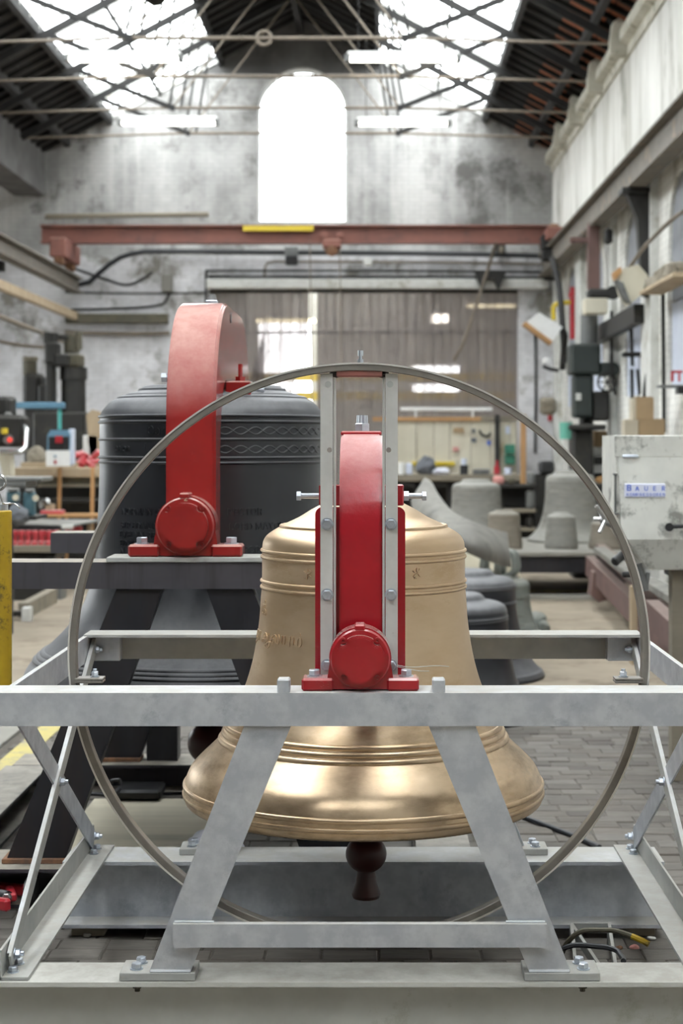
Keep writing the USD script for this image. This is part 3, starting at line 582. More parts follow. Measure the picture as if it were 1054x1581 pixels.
# --- other bells: one lathe profile, several castings
BP = [(0, 1), (.30, 1), (.33, .985), (.36, .955), (.50, .925), (.545, .90), (.565, .86), (.57, .80), (.575, .66), (.60, .50), (.65, .34), (.73, .20), (.82, .12), (.92, .06), (.99, .02), (1, 0), (.97, -.012)]
def casting(name, label, mtl, c, R, H, wires=(), group=None, flare=1.0, n=64, parent=None):
    p = np.array([(r * (1 if r < .6 else 1 + (flare - 1) * (r - .6) / .4) * R, z * H) for r, z in BP])
    s = np.r_[0, np.cumsum(np.linalg.norm(np.diff(p, axis=0), axis=1))]; q = PchipInterpolator(s, p)(np.linspace(0, s[-1], 150))
    t = np.gradient(q, axis=0); nn = np.stack([-t[:, 1], t[:, 0]], 1); nn /= np.linalg.norm(nn, axis=1, keepdims=True)
    o = np.zeros(len(q))
    for w in wires: o += .009 * R * np.exp(-((q[:, 1] / H - w) / .008) ** 2)
    q = q + nn * (o * (q[:, 0] > .3 * R))[:, None]
    q[:, 0] = np.maximum(q[:, 0], 0); q[:, 1] -= q[:, 1].min()
    t = thing(name, label, 'bell', c, group); part(t, 'body', lathe(np.vstack([q, [(r * .86, z) for r, z in q[::-4] if z < .9 * q[0, 1]], [(0, .88 * q[0, 1])]]), c, n), mtl, 40); return t
w4 = (.86, .84, .70, .68, .26, .24, .22, .05)
c = (P(692, 0, 10.6)[0], 10.6, 0.0); casting('bell', 'small black bell on the floor just right of the bronze bell, front one of two', 'blackbell', c, .68, .79, (.815, .79, .26), n=96, flare=.86)
c = (P(709, 0, 12.4)[0], 12.4, 0.0); casting('bell', 'larger black bell on the floor standing close behind the small black one', 'blackbell', c, .757, .80, w4, n=96, flare=.86)
c = (P(772, 0, 14.6)[0], 14.6, 0.0); t = casting('bell', 'old green patinated bell with crown loops behind the two black bells', 'verdigris', c, .46, .58, w4, n=80)
for k in range(6):
    a = k * math.pi / 3 + .3; q = np.array(c) + (0, 0, .57)
    part(t, 'crown_loop', tube(curve([q + (.05 * math.cos(a), .05 * math.sin(a), 0), q + (.17 * math.cos(a), .17 * math.sin(a), .09), q + (.15 * math.cos(a), .15 * math.sin(a), .20), q + (.03 * math.cos(a), .03 * math.sin(a), .23)], 14), .032, 8), 'verdigris', 40)
part(t, 'argent', cyl(np.array(c) + (0, 0, .55), np.array(c) + (0, 0, .82), .05, 14), 'verdigris')
# castings on the low platform at the back
def stand(name, label, mtl, px, ytop, ybot, wpx, Y, flare=1.0, head=None):
    c = P(px, ybot, Y); c[2] = P(0, 847, 18.9)[2]; H0 = P(0, ytop, Y)[2] - c[2]; R = wpx * Y / F / 2; H = H0; return casting(name, label, mtl, c, R, H, (.84, .69), 'grey bell castings on the low steel platform', flare, 56)
PY = 18.6
stand('bell_casting', 'dusty grey bell casting on the platform beyond the curved plate, left one', 'greybell', 735, 741, 838, 132, 20.3)
stand('bell_casting', 'small brown bell casting between the two large grey castings', 'brownbell', 777.5, 788, 847, 87, 18.9, .65)
stand('bell_casting', 'tallest grey bell casting with a wide flared mouth on the platform', 'greybell', 880, 727, 838, 134, 20.3)
stand('bell_casting', 'small grey bell casting in front of the tallest casting', 'greybell', 866, 792, 847, 78, 18.9, .65)
stand('bell_casting', 'small brown bell casting at the right end of the platform, behind the wheel rim', 'brownbell', 938, 803, 847, 90, 18.9, .65)
a = P(640, 847, 18.3); b = P(985, 847, 18.3); zt = P(0, 847, 18.9)[2]
t = thing('steel_platform', 'low dark steel platform with a dusty top carrying the grey bell castings', 'platform', ((a[0] + b[0]) / 2, 19.1, 0))
part(t, 'deck', bx(a[0], b[0], 18.3, 21.0, zt - .05, zt, .006), 'concretelight')
part(t, 'front_beam', bx(a[0], b[0], 18.36, 18.5, zt - .24, zt - .05), 'blacksteel')
for x in (a[0] + .1, b[0] - .25): part(t, 'foot', bx(x, x + .15, 18.6, 20.4, 0, zt - .05), 'blacksteel')
part(t, 'sill', bx(a[0], b[0], 18.25, 18.45, 0, .05), 'concretelight')
# the big curved plate (a piece of a bell mould) leaning among the bells
def curved_plate():
    top = [(655, 737), (664, 742), (676, 762), (700, 790), (730, 805), (760, 816), (783, 822)]
    bot = [(634, 772), (640, 795), (660, 815), (690, 838), (720, 853), (752, 866), (789, 876)]
    n = 30; T = curve(np.array(top, float), n); B = curve(np.array(bot, float), n); grid = []
    for i in range(n):
        Yt = 15.8 - 1.9 * math.sin(i / (n - 1) * math.pi * .75); row = []
        for j in range(9):
            u = j / 8; px, py = T[i] * (1 - u) + B[i] * u; Y = Yt - .55 * u - .25 * math.sin(u * math.pi)
            row.append(P(px, py, Y))
        grid.append(row)
    g = np.array(grid); du = np.gradient(g, axis=0); dv = np.gradient(g, axis=1); nm = np.cross(du, dv); nm /= np.linalg.norm(nm, axis=2, keepdims=True)
    if nm[..., 1].mean() < 0: nm = -nm
    back = g + nm * .06; v = np.vstack([g.reshape(-1, 3), back.reshape(-1, 3)]); m = 9; N = n * m; f = []
    for i in range(n - 1):
        for j in range(m - 1):
            a, b, c, d = i * m + j, (i + 1) * m + j, (i + 1) * m + j + 1, i * m + j + 1
            f += [(a, b, c), (a, c, d), (N + a, N + c, N + b), (N + a, N + d, N + c)]
    edge = [(i * m, (i + 1) * m) for i in range(n - 1)] + [((n - 1) * m + j, (n - 1) * m + j + 1) for j in range(m - 1)] + [((i + 1) * m + m - 1, i * m + m - 1) for i in range(n - 1)] + [(j + 1, j) for j in range(m - 1)]
    for a, b in edge: f += [(a, N + a, N + b), (a, N + b, b)]
    return v, np.array(f)
single('curved_plate', curved_plate(), 'plateold', 'weathered grey curved plate rising to a point behind the bronze bell', 'plate', smooth=40)
a = P(715, 850, 14.9); single('sand_heap', rough(ball((a[0], 16.6, .05), 1, 3, (.75, .6, .85)), .06, 3), 'plywood', 'pale heap of moulding loam under the curved plate', 'heap', smooth=True)

# ------------------------------------------------------------------ bell frames
XC = -.045
def side_plate(poly, x, w): return ext_x(poly, x - w / 2, x + w / 2)
t = thing('bell_stand', 'galvanised steel bell frame bolted together round the bronze bell', 'stand', (XC, 5.3, 0.04))
FR = t
ib = affinity.translate(ibeam(.175, .24, .010, .013), 4.6275, .04)
part(t, 'base_beam', ext_x(ib, XC - 1.085, XC + 1.085), 'galv_base')
ib = affinity.translate(ibeam(.215, .24, .010, .013), 5.9475, .04)
part(t, 'base_beam', ext_x(ib, XC - 1.085, XC + 1.085), 'galv')
top = unary_union([sbox(4.545, .998, 4.555, 1.091), sbox(4.545, 1.081, 4.689, 1.091), sbox(4.545, .998, 4.689, 1.008)]).buffer(.002).buffer(-.002)
part(t, 'top_beam', ext_x(top, XC - 1.10, XC + 1.10), 'galv')
top = unary_union([sbox(5.905, 1.081, 6.05, 1.091), sbox(6.04, .985, 6.05, 1.091)])
part(t, 'top_beam', ext_x(top, XC - 1.02, XC + 1.02), 'galv_dull')
for s in (-1, 1):
    part(t, 'end_tab', bx(XC + s * .90, XC + s * 1.0, 5.985, 6.038, .985, 1.08), 'galv')
    sx = XC + s * 1.015; ix = XC + s * 1.007
    part(t, 'base_angle', cat(bx(sx, XC + s * .932, 4.555, 6.05, .281, .290, .001), bx(sx, ix, 4.555, 6.05, .281, .366, .001)), 'galv_dull')
    part(t, 'side_rail', cat(bx(sx, ix, 4.692, 6.048, .992, 1.086, .001), bx(sx, XC + s * 1.024, 4.692, 6.048, 1.078, 1.086, .001)), 'galv')
    # crossed braces inside the side panel
    x1, x2 = XC + s * .992, XC + s * 1.001
    bb = part(t, 'brace', bar((x1, 4.60, .315), (x1, 6.0, 1.05), .052, .007, (0, 0, 1)), 'galv_dull')
    part(t, 'brace', bar((x2, 4.66, 1.05), (x2, 5.99, .325), .076, .007, (0, 0, 1)), 'galv')
    part(t, 'brace_edge', bar((x1 + s * .004, 4.60, .342), (x1 + s * .004, 6.0, 1.077), .005, .014, (0, 0, 1)), 'galv')
    for y, z in ((5.3, .683), (5.955, .345), (4.63, .333), (5.96, 1.03)):
        part(bb, 'bolt', hexbolt((x1 - s * .004, y, z), (-s, 0, 0), .026, .015, True, .012), 'zinc')
    for y in (4.60, 4.672, 5.915, 5.985): part(t, 'bolt', hexbolt((XC + s * .985, y, .290), (0, 0, 1), .027, .014), 'zinc')
    # A-frame legs: channels with the web to the outside
    for back in (0, 1):
        yf = 4.556 if not back else 5.965; yb = yf + .055
        o0, o1, i0, i1 = s * .592, s * .476, s * .325, s * .1935
        leg = Polygon([(XC + o0, .305), (XC + o1, .305), (XC + i1, .998), (XC + i0, .998)])
        web = ext_y(leg, yf, yf + .009) if not back else ext_y(leg, yb - .009, yb)
        ym = (yf + yb) / 2; lips = []
        for q0, q1, e in ((o0, i0, 1), (o1, i1, -1)):
            a_, b_ = np.array([XC + q0, 0, .308]), np.array([XC + q1, 0, .995]); u_ = (b_ - a_) / np.linalg.norm(b_ - a_); n_ = np.array([u_[2], 0, -u_[0]]); n_ = n_ * np.sign((np.array([XC + (o1 if e > 0 else o0), 0, .308]) - a_) @ n_)
            lips.append(bar(a_ + n_ * .005 + (0, ym, 0), b_ + n_ * .005 + (0, ym, 0), .009, yb - yf - .004, n_))
        part(t, 'leg', cat(web, *lips), 'galv')
        yp0, yp1 = (4.548, 4.665) if not back else (5.93, 6.045)
        fpt = part(t, 'foot_plate', bx(XC + s * .675, XC + s * .462, yp0, yp1, .281, .304, .002), 'galv_dull')
        part(t, 'weld_bead', tube([(XC + o0 * .995, yf - .001 if not back else yb + .001, .307), (XC + o1, yf - .001 if not back else yb + .001, .307)], .006, 6), 'galv')
        for q in (0, 1):
            if back and s: pass
            part(fpt, 'bolt', hexbolt((XC + s * (.632 - .006 * q), (yp0 + .035, yp1 - .03)[q], .304), (0, 0, 1), .030, .015), 'zinc')
        if not back: part(t, 'nut', hexbolt((XC + s * .630, 4.585, .267), (0, 0, -1), .028, .014, True, .012), 'olive')
for back, y in ((0, 4.530), (1, 6.046)):
    part(t, 'tie_bar', ext_x(unary_union([sbox(y, .381, y + .007, .446), sbox(y, .439, y + .025, .446)]), XC - .523, XC + .523), 'galv')
    if not back:
        for s in (-1, 1): part(t, 'weld_bead', tube([(XC + s * .52, y + .018, .448), (XC + s * .41, y + .018, .448)], .0045, 6), 'galv')
for x in (-.2595, .177): part(t, 'stop_block', bx(x - .018, x + .018, 4.548, 4.60, 1.088, 1.129, .004), 'galv')
for x in (-1.0, 1.0):
    for y in (4.6275, 5.9475): part(t, 'packing_block', bx(XC + x - .06, XC + x + .06, y - .07, y + .07, .0, .041), 'timberold')

# --- black frame of the big bell
XK = -.747
t = thing('bell_stand', 'black steel bell frame with slanting legs standing under the black bell', 'stand', (XK, 7.3, 0))
def leg(s, y, t, mt='blacksteel'):
    p = Polygon([(XK + s * .70, .15), (XK + s * .47, .15), (XK + s * .085, 1.222), (XK + s * .265, 1.222)])
    part(t, 'leg', ext_y(p, y, y + .09), mt)
for y in (6.30, 8.30):
    part(t, 'top_beam', ext_x(unary_union([sbox(y, 1.222, y + .012, 1.326), sbox(y, 1.314, y + .2, 1.326), sbox(y, 1.222, y + .2, 1.234)]), XK - .92, XK + .92), 'blackbeam')
    part(t, 'base_beam', ext_x(affinity.translate(ibeam(.30, .15, .012, .014), y + .08, 0), XK - 1.10, XK + 1.10), 'blackbeam')
    for s in (-1, 1):
        leg(s, y + .02, t); part(t, 'rusty_weld', bx(XK + s * .71, XK + s * .46, y + .005, y + .13, .150, .170), 'rust', label='rusty foot weld')
part(t, 'packing_plate', bx(XK - .30, XK + .335, 6.29, 6.48, 1.326, 1.346), 'galv_dull')
part(t, 'packing_plate', bx(XK - .30, XK + .335, 8.32, 8.49, 1.326, 1.346), 'galv_dull')
for s in (-1, 1):
    part(t, 'side_rail', extr(affinity.translate(ibeam(.22, .15, .012, .014), XK + s * 1.02, 0), (0, 8.22, 0), (1, 0, 0), (0, 0, 1), 1.68), 'blacksteel')
part(t, 'rear_post', bx(-1.18, -1.02, 8.33, 8.46, .15, 1.222), 'blacksteel')

# ------------------------------------------------------------------ headstocks, bearings, wheel, clappers
def bearing(label, x, y, z, k, mtl, text, dz):
    """pillow block: k scales it, (x, y, z) = shaft centre on the front face, dz = height of the shaft above the seat"""
    t = thing('bearing_block', label, 'bearing', (x, y + .05 * k, z - dz))
    zb = z - dz
    hood = unary_union([Point(0, 0).buffer(.088 * k, 32), Polygon([(-.083 * k, .01 * k), (.083 * k, .01 * k), (.098 * k, -dz + .004), (-.098 * k, -dz + .004)])]).intersection(sbox(-1, -dz, 1, 1))
    part(t, 'housing', ext_y(affinity.translate(hood, x, z), y + .012 * k, y + .105 * k), mtl, 30)
    ft = [part(t, 'foot', bx(x + s * .075 * k, x + s * .166 * k, y, y + .085 * k, zb, zb + .036 * k, .006 * k), mtl, 30) for s in (-1, 1)]
    part(t, 'cover_ring', cyl((x, y + .014 * k, z), (x, y - .004 * k, z), .0845 * k, 48, ch=.004 * k), mtl, 30)
    disc = Point(0, 0).buffer(.069 * k, 32)
    for a in (48, 132, 228, 312): disc = disc.difference(Point(.073 * k * math.cos(math.radians(a)), .073 * k * math.sin(math.radians(a))).buffer(.013 * k, 10))
    cv = part(t, 'cover', cat(ext_y(affinity.translate(disc, x, z), y - .030 * k, y - .003 * k), ext_y(affinity.translate(disc.buffer(-.003 * k), x, z), y - .033 * k, y - .029 * k), ext_y(affinity.translate(disc.buffer(-.007 * k), x, z), y - .0345 * k, y - .032 * k)), mtl, 30)
    for a in (48, 132, 228, 312):
        cx, cz = x + .072 * k * math.cos(math.radians(a)), z + .072 * k * math.sin(math.radians(a))
        part(cv, 'screw', ext_y(Point(cx, cz).buffer(.0075 * k, 10).difference(Point(cx, cz).buffer(.0035 * k, 6)), y - .012 * k, y - .003 * k), mtl)
    part(t, 'oil_lug', bx(x - .016 * k, x + .014 * k, y - .006 * k, y + .07 * k, z + .080 * k, z + .097 * k, .004 * k), mtl)
    for s in (-1, 1): part(ft[s > 0], 'bolt', hexbolt((x + s * .131 * k, y + .045 * k, zb + .036 * k), (0, 0, 1), .034 * k, .017 * k), 'zinc')
    if text == 'CB':
        m = meshkit.text_mesh('C', .016, .003, True); q = meshkit.text_mesh('B', .016, .003, True)
        for mm, dx in ((m, -.118), (q, -.097)):
            v, f = V(mm); part(ft[0], 'raised_letter', (np.stack([x + dx + v[:, 0], y - v[:, 2] + .0005, zb + .011 + v[:, 1]], 1), f), mtl)
    elif text:
        v, f = V(meshkit.text_mesh(text, .020, .004, True)); part(t, 'painted_figure', (np.stack([x - .006 + v[:, 0], y - .002 - v[:, 2], z + .074 * k + v[:, 1]], 1), f), 'timber')
    return t
def ring_section(cx, cz, r0, r1, y0, y1, n=160):
    c = Point(0, 0).buffer(r1, n // 4); return ext_y(affinity.translate(c.difference(Point(0, 0).buffer(r0, n // 4)), cx, cz), y0, y1)
def arch(xm, w, yf, yb, z0, zs, ry, rz, th, zi, ryi, rzi, b=.008):
    """inverted U in the (y, z) plane: front face at yf, springing at zs with an elliptical haunch, mirrored to yb"""
    def side(yf, z0, zs, ry, rz, n=18):
        a = np.linspace(math.pi, math.pi / 2, n); return [(yf, z0)] + [(yf + ry + ry * math.cos(q), zs + rz * math.sin(q)) for q in a]
    ym = (yf + yb) / 2; o = side(yf, z0, zs, ry, rz); i = side(yf + th, z0, zi, ryi, rzi)
    O = Polygon(o + [(2 * ym - y, z) for y, z in o[::-1]]); I = Polygon(i + [(2 * ym - y, z) for y, z in i[::-1]]); A = O.difference(I)
    # bevelled edges: full profile in the middle, slightly smaller at both faces
    return cat(ext_x(A, xm - w / 2 + b, xm + w / 2 - b), ext_x(A.buffer(-b * .5), xm - w / 2 + b * .4, xm + w / 2 - b * .4), ext_x(A.buffer(-b), xm - w / 2, xm + w / 2)), A
gx = (556 - CX) * 4.6 / F; gz = EYE - (1017 - CY) * 4.58 / F
t = thing('headstock', 'glossy red steel headstock arching over the bronze bell', 'headstock', (gx, DB, 1.1))
m, A = arch(gx, .127, 4.745, 2 * DB - 4.745, 1.10, 1.50, .31, .325, .10, 1.45, .21, .18)
part(t, 'arch', m, 'red', 30)
part(t, 'top_boss', cat(bx(gx - .064, gx + .062, 5.0, 5.55, 1.815, 1.829, .004)), 'red')
fp = sbox(-.135, 1.10, .131, 1.603).buffer(-.022).buffer(.022)
for y in (4.782, 2 * DB - 4.802): part(t, 'flange_plate', ext_y(affinity.translate(fp, gx, 0), y, y + .02), 'red', 30)
for s in (-1, 1):
    part(t, 'side_lug', bx(gx + s * .06, gx + s * .13, 4.96, 5.02, 1.60, 1.665, .004), 'red')
    part(t, 'bolt', cat(cyl((gx + s * .12, 4.99, 1.629), (gx + s * .192, 4.99, 1.629), .0085, 12), cyl((gx + s * .186, 4.99, 1.629), (gx + s * .2, 4.99, 1.629), .0155, 6, ch=.001), *([cyl((gx + .13, 4.99, 1.629), (gx + .146, 4.99, 1.629), .017, 6, ch=.001)] if s > 0 else [])), 'zinc')
hn = part(t, 'hoist_nut', cat(cyl((gx, DB, 1.828), (gx, DB, 1.856), .026, 6, ch=.002)), 'zinc', label='galvanised hexagon nut')
part(hn, 'castle_nut', cat(*[cyl((gx + .012 * math.cos(a), DB + .012 * math.sin(a), 1.855), (gx + .0105 * math.cos(a), DB + .0105 * math.sin(a), 1.882), .0075, 8) for a in np.arange(6) * math.pi / 3], cyl((gx, DB, 1.85), (gx, DB, 1.878), .012, 12)), 'zinc')
for y0, y1 in ((4.66, 4.79), (2 * DB - 4.79, 2 * DB - 4.66)): part(t, 'gudgeon', cyl((gx, y0, gz), (gx, y1, gz), .03, 24), 'zinc')
part(t, 'hanger_block', bx(gx - .055, gx + .055, DB - .07, DB + .07, 1.602, 1.66), 'red')
bearing('red bearing block carrying the bronze bell at the front, marked CB', gx, 4.575, gz, 1.0, 'red', 'CB', gz - 1.091)
bearing('red bearing block carrying the bronze bell at the rear beam', gx, 5.915, gz, 1.0, 'red', '', gz - 1.091)
# clapper of the bronze bell
cx, cz = (565 - CX) * DB / F, EYE - (1318 - CY) * DB / F
t = thing('clapper', 'dark red clapper hanging below the mouth of the bronze bell', 'clapper', (cx, DB, cz - .13))
part(t, 'shaft', cyl((cx, DB, cz), (BC[0], DB, 1.55), .022, 14), 'grease')
part(t, 'ball', ball((cx, DB, cz), .067, 3, (1, 1, .92)), 'grease', True)
fl_ = np.array([(0, .02), (.026, .02), (.028, -.03), (.034, -.07), (.047, -.112), (.044, -.122), (0, -.122)])
part(t, 'flight', lathe(fl_, (cx, DB, cz - .02), 28), 'grease', 30)
# bell wheel
WX, WZ, WR = -.049, gz - .004, .847
t = thing('bell_wheel', 'large thin steel ringing wheel round the bronze bell', 'wheel', (WX, 4.745, WZ - WR))
sec = [(WR - .008, 4.718), (WR, 4.718), (WR, 4.723), (WR - .014, 4.725), (WR - .014, 4.752), (WR, 4.754), (WR, 4.759), (WR - .021, 4.759), (WR - .022, 4.720), (WR - .020, 4.718)]
a = np.arange(240) * 2 * math.pi / 240; q = np.array(sec)
v = np.stack([WX + q[:, 0][None] * np.sin(a)[:, None], np.broadcast_to(q[:, 1], (240, len(q))), WZ + q[:, 0][None] * np.cos(a)[:, None]], -1).reshape(-1, 3)
i, j = np.meshgrid(np.arange(240), np.arange(len(q)), indexing='ij'); m_ = len(q)
qq = np.stack([i * m_ + j, i * m_ + (j + 1) % m_, ((i + 1) % 240) * m_ + (j + 1) % m_, ((i + 1) % 240) * m_ + j], -1).reshape(-1, 4)
ff = np.vstack([qq[:, [0, 1, 2]], qq[:, [0, 2, 3]]])
if trimesh.Trimesh(v, ff, process=False).volume < 0: ff = ff[:, ::-1]
part(t, 'rim', (v, ff), 'wheelsteel', 30)
part(t, 'rim_edge', ring_section(WX, WZ, WR - .0035, WR + .0015, 4.7155, 4.7185, 240), 'edgeglint', label='outer edge of the rim, its glint painted in as a bright ring')
for s in (-1, 1):
    xa, xb = WX + s * .068, WX + s * .113
    xa, xb = min(xa, xb), max(xa, xb); xm = (xa + xb) / 2
    p = sbox(xa + (.009 if s > 0 else 0), 1.10, xb - (.009 if s < 0 else 0), WZ + WR - .03)
    for z in (1.772,): p = p.difference(Point(xm - s * .004, z).buffer(.0075, 10))
    edge = xa if s > 0 else xb
    up_ = part(t, 'upright', cat(ext_y(p, 4.735, 4.742), bx(edge - (.0075 if s < 0 else 0), edge + (.0075 if s > 0 else 0), 4.744, 4.780, 1.10, WZ + WR - .025, .001)), 'upright')
    for py in (809, 918, 1027): part(up_, 'bolt', hexbolt((xm + s * .003, 4.735, EYE - (py - CY) * 4.735 / F), (0, -1, 0), .030, .013), 'zinc')
    part(up_, 'rivet', cyl((xm, 4.737, 1.964), (xm, 4.7335, 1.964), .0095, 14), 'galv_dull')
    part(t, 'weld', ball((edge + s * .0, 4.75, WZ + WR - .027), .016, 1, (1.2, 1.1, 1)), 'iron')
    # the two halves of the rim are bolted together
    x = WX + s * (WR - .02)
    for z in (1.0935, 1.1015): jp = part(t, 'joint_plate', bx(x, x - s * .082, 4.708, 4.760, z, z + .0065, .001), 'wheelsteel')
    part(jp, 'bolt', hexbolt((x - s * .055, 4.735, 1.108), (0, 0, 1), .022, .014, True, .010), 'zinc')
part(t, 'top_bracket', bx(WX - .066, WX + .068, 4.722, 4.772, WZ + WR - .040, WZ + WR - .018), 'redoxide', label='red oxide bracket under the rim')
part(t, 'shackle_pin', cat(cyl((WX + .004, 4.745, WZ + WR - .018), (WX + .004, 4.745, WZ + WR + .036), .005, 10), cyl((WX + .004, 4.745, WZ + WR), (WX + .004, 4.745, WZ + WR + .012), .010, 6), cyl((WX + .004, 4.745, WZ + WR + .022), (WX + .004, 4.745, WZ + WR + .038), .008, 8)), 'zinc')
# cobweb threads on the bolt
a, b = P(613, 1026, 4.72), P(690, 1031, 4.93)
for q, w in enumerate([[(613, 1027), (640, 1030), (668, 1028), (693, 1029)], [(612, 1029), (632, 1033), (650, 1036), (662, 1036)]]):
    single('cobweb', tube(curve([P(x, y, 4.715 + .12 * (x - 612) / 80) for x, y in w], 16), .0012, 5), 'whitedull', ['thin pale cobweb thread from the lowest right bolt of the wheel', 'short thick cobweb tuft below the long thread by the right bolt'][q], 'cobweb')

# --- big bell
hx, hz = (285.5 - CX) * 6.3 / F, EYE - (813 - CY) * 6.28 / F
t = thing('headstock', 'tall dusty red headstock arching over the black bell', 'headstock', (hx, DK, 1.4))
m, A = arch(-.734, .198, 6.42, 2 * DK - 6.42, 1.38, 1.86, .56, .53, .20, 1.72, .33, .34, .012)
part(t, 'arch', m, 'redbig', 30)
nx_ = -.739
part(t, 'top_boss', cyl((nx_, DK, 2.385), (nx_, DK, 2.402), .075, 28), 'redbig')
part(t, 'hoist_nut', cyl((nx_, DK, 2.40), (nx_, DK, 2.43), .030, 6, ch=.002), 'zinc', label='dark galvanised hexagon nut')
part(t, 'castle_nut', cat(cyl((nx_, DK, 2.43), (nx_, DK, 2.458), .024, 12, .016), cyl((nx_, DK, 2.43), (nx_, DK, 2.452), .014, 10)), 'machinegrey')
sx = -.734 + .099
part(t, 'side_bracket', cat(bx(sx - .01, sx + .10, 6.93, 7.12, 1.985, 2.055, .006)), 'redbig')
part(t, 'bracket_bolt', cat(cyl((sx + .05, 7.0, 2.055), (sx + .05, 7.0, 2.13), .010, 10), cyl((sx + .05, 7.0, 2.055), (sx + .05, 7.0, 2.075), .024, 6)), 'redbig')
part(t, 'side_bolt', cat(cyl((sx + .09, 7.03, 2.02), (sx + .14, 7.03, 2.02), .013, 10), cyl((sx + .125, 7.03, 2.02), (sx + .15, 7.03, 2.02), .025, 6)), 'zinc')
part(t, 'side_bolt', cat(cyl((-.833, 6.9, 2.068), (-.90, 6.9, 2.068), .011, 10), cyl((-.89, 6.9, 2.068), (-.912, 6.9, 2.068), .021, 6)), 'zinc')
part(t, 'hole', cyl((sx - .001, 7.08, 2.335), (sx + .003, 7.08, 2.335), .022, 16), 'grease', label='dark drilled hole')
for y0, y1 in ((6.36, 6.46), (2 * DK - 6.46, 2 * DK - 6.36)): part(t, 'gudgeon', cyl((hx, y0, hz), (hx, y1, hz), .04, 24), 'zinc')
part(t, 'hanger_block', bx(-.734 - .08, -.734 + .08, DK - .1, DK + .1, 2.04, 2.09), 'redbig')
bearing('dusty red bearing block on the black beam carrying the black bell, marked 2', hx, 6.30, hz, 1.34, 'redbig', '2', hz - 1.346)
bearing('red bearing block carrying the black bell on the far beam', hx, 8.335, hz, 1.34, 'redbig', '', hz - 1.346)
c = P(322, 1147, 7.3)
t = thing('clapper', 'dark clapper hanging under the black bell, its ball just visible', 'clapper', (c[0], c[1], c[2] - .2))
part(t, 'shaft', cyl(c, (KC[0], DK, 1.95), .03, 14), 'grease'); part(t, 'ball', ball(c, .095, 3), 'grease', True); part(t, 'flight', cyl(c - (0, 0, .07), c - (0, 0, .2), .045, 20, .06), 'grease')

# ------------------------------------------------------------------ overhead crane, rails, pipes on the end wall
def pp(poly, Y, d): return ext_y(Polygon([P(x, y, Y)[[0, 2]] for x, y in poly]), Y, Y + d)
def ptube(pts, Y, r, n=8, k=24):
    q = [P(p[0], p[1], p[2] if len(p) > 2 else Y) for p in pts]; return tube(curve(q, k) if len(q) > 2 else np.array(q), r, n)
Yc = 27.0
a, b = P(62, 375, Yc), P(860, 347, Yc)
t = thing('overhead_crane', 'long brown-red crane beam spanning the hall below the arched window', 'crane', ((a[0] + b[0]) / 2, Yc, 4.7))
part(t, 'bridge_beam', ext_x(affinity.translate(ibeam(.26, b[2] - a[2], .03, .025), Yc + .12, a[2]), a[0], b[0]), 'cranered')
part(t, 'capacity_plate', pbx(375, 348.5, 484, 356.5, Yc - .03, .01), 'signyellow', label='yellow plate')
for s, x in ((-1, -5.2), (1, 2.93)):
    part(t, 'end_carriage', bx(x - .13, x + .13, Yc - .55, Yc + .8, 4.80 if s < 0 else 5.10, 5.12 if s < 0 else 5.3, .02), 'cranered')
    for y in (Yc - .38, Yc + .6):
        zt = 4.67 if s < 0 else 5.07
        part(t, 'carriage_wheel', cyl((x - .07, y, zt + .15), (x + .07, y, zt + .15), .145, 24, ch=.015), 'rust')
for x0, x1, y0, y1, m in ((836, 862, 362, 385, 'iron'), (838, 858, 385, 402, 'iron')): part(t, 'drive_box', pbx(x0, y0, x1, y1, Yc - .2, .3, .02), m)
c = P(512, 374, Yc)
part(t, 'trolley', cat(bx(c[0] - .15, c[0] + .15, Yc - .12, Yc + .34, c[2] - .10, c[2] + .04, .02), *[cyl((c[0] + s * .13, Yc - .06, c[2] + .13), (c[0] + s * .13, Yc - .01, c[2] + .13), .055, 16) for s in (-1, 1)]), 'cranered')
part(t, 'hook_block', cat(cyl((c[0], Yc - .1, c[2] - .12), (c[0], Yc + .1, c[2] - .12), .11, 24, ch=.02), cyl((c[0], Yc - .13, c[2] - .12), (c[0], Yc - .09, c[2] - .12), .05, 16)), 'rust')
for (x, zt, h, lb) in ((-5.2, 4.67, .31, 'brown steel crane rail along the open left side of the hall'), (2.93, 5.07, .42, 'dark steel crane rail along the right wall')):
    t = thing('crane_rail', lb, 'rail', (x, 17, zt - h))
    part(t, 'beam', extr(affinity.translate(ibeam(.20, h - .04, .02, .025), x, zt - h), (0, 28.3, 0), (1, 0, 0), (0, 0, 1), 28.3 - Y0 - 1), 'railsteel')
    part(t, 'rail_head', bx(x - .035, x + .035, Y0 + 1, 28.3, zt - .04, zt, .006), 'cranered' if x < 0 else 'iron')
    if x > 0:
        for y in (18.35,):
            part(t, 'bracket', cat(ext_y(Polygon([(x - .12, zt - h), (XR - .06, zt - h), (XR - .06, zt - h - 1.25), (XR - .16, zt - h - 1.2), (XR - .22, zt - h - .35)]), y - .09, y + .09), bx(x - .16, XR - .05, y - .16, y + .16, zt - h - .06, zt - h - .002)), 'machinedark')
    else:
        for y in (23.17, 18.7): part(t, 'bracket', bx(x - .12, XL - .05, y - .1, y + .1, zt - h - .14, zt - h), 'machinedark')
c = P(917, 0, 21.5)
t = thing('steel_post', 'rust-brown steel post hanging below the right crane rail', 'post', (c[0], 21.5, P(0, 445, 21.5)[2]))
part(t, 'post', pbx(908, 343, 926, 446, 21.5, .16), 'brownsteel')
part(t, 'arm', pbx(880, 366, 908, 374, 21.55, .08), 'brownsteel')
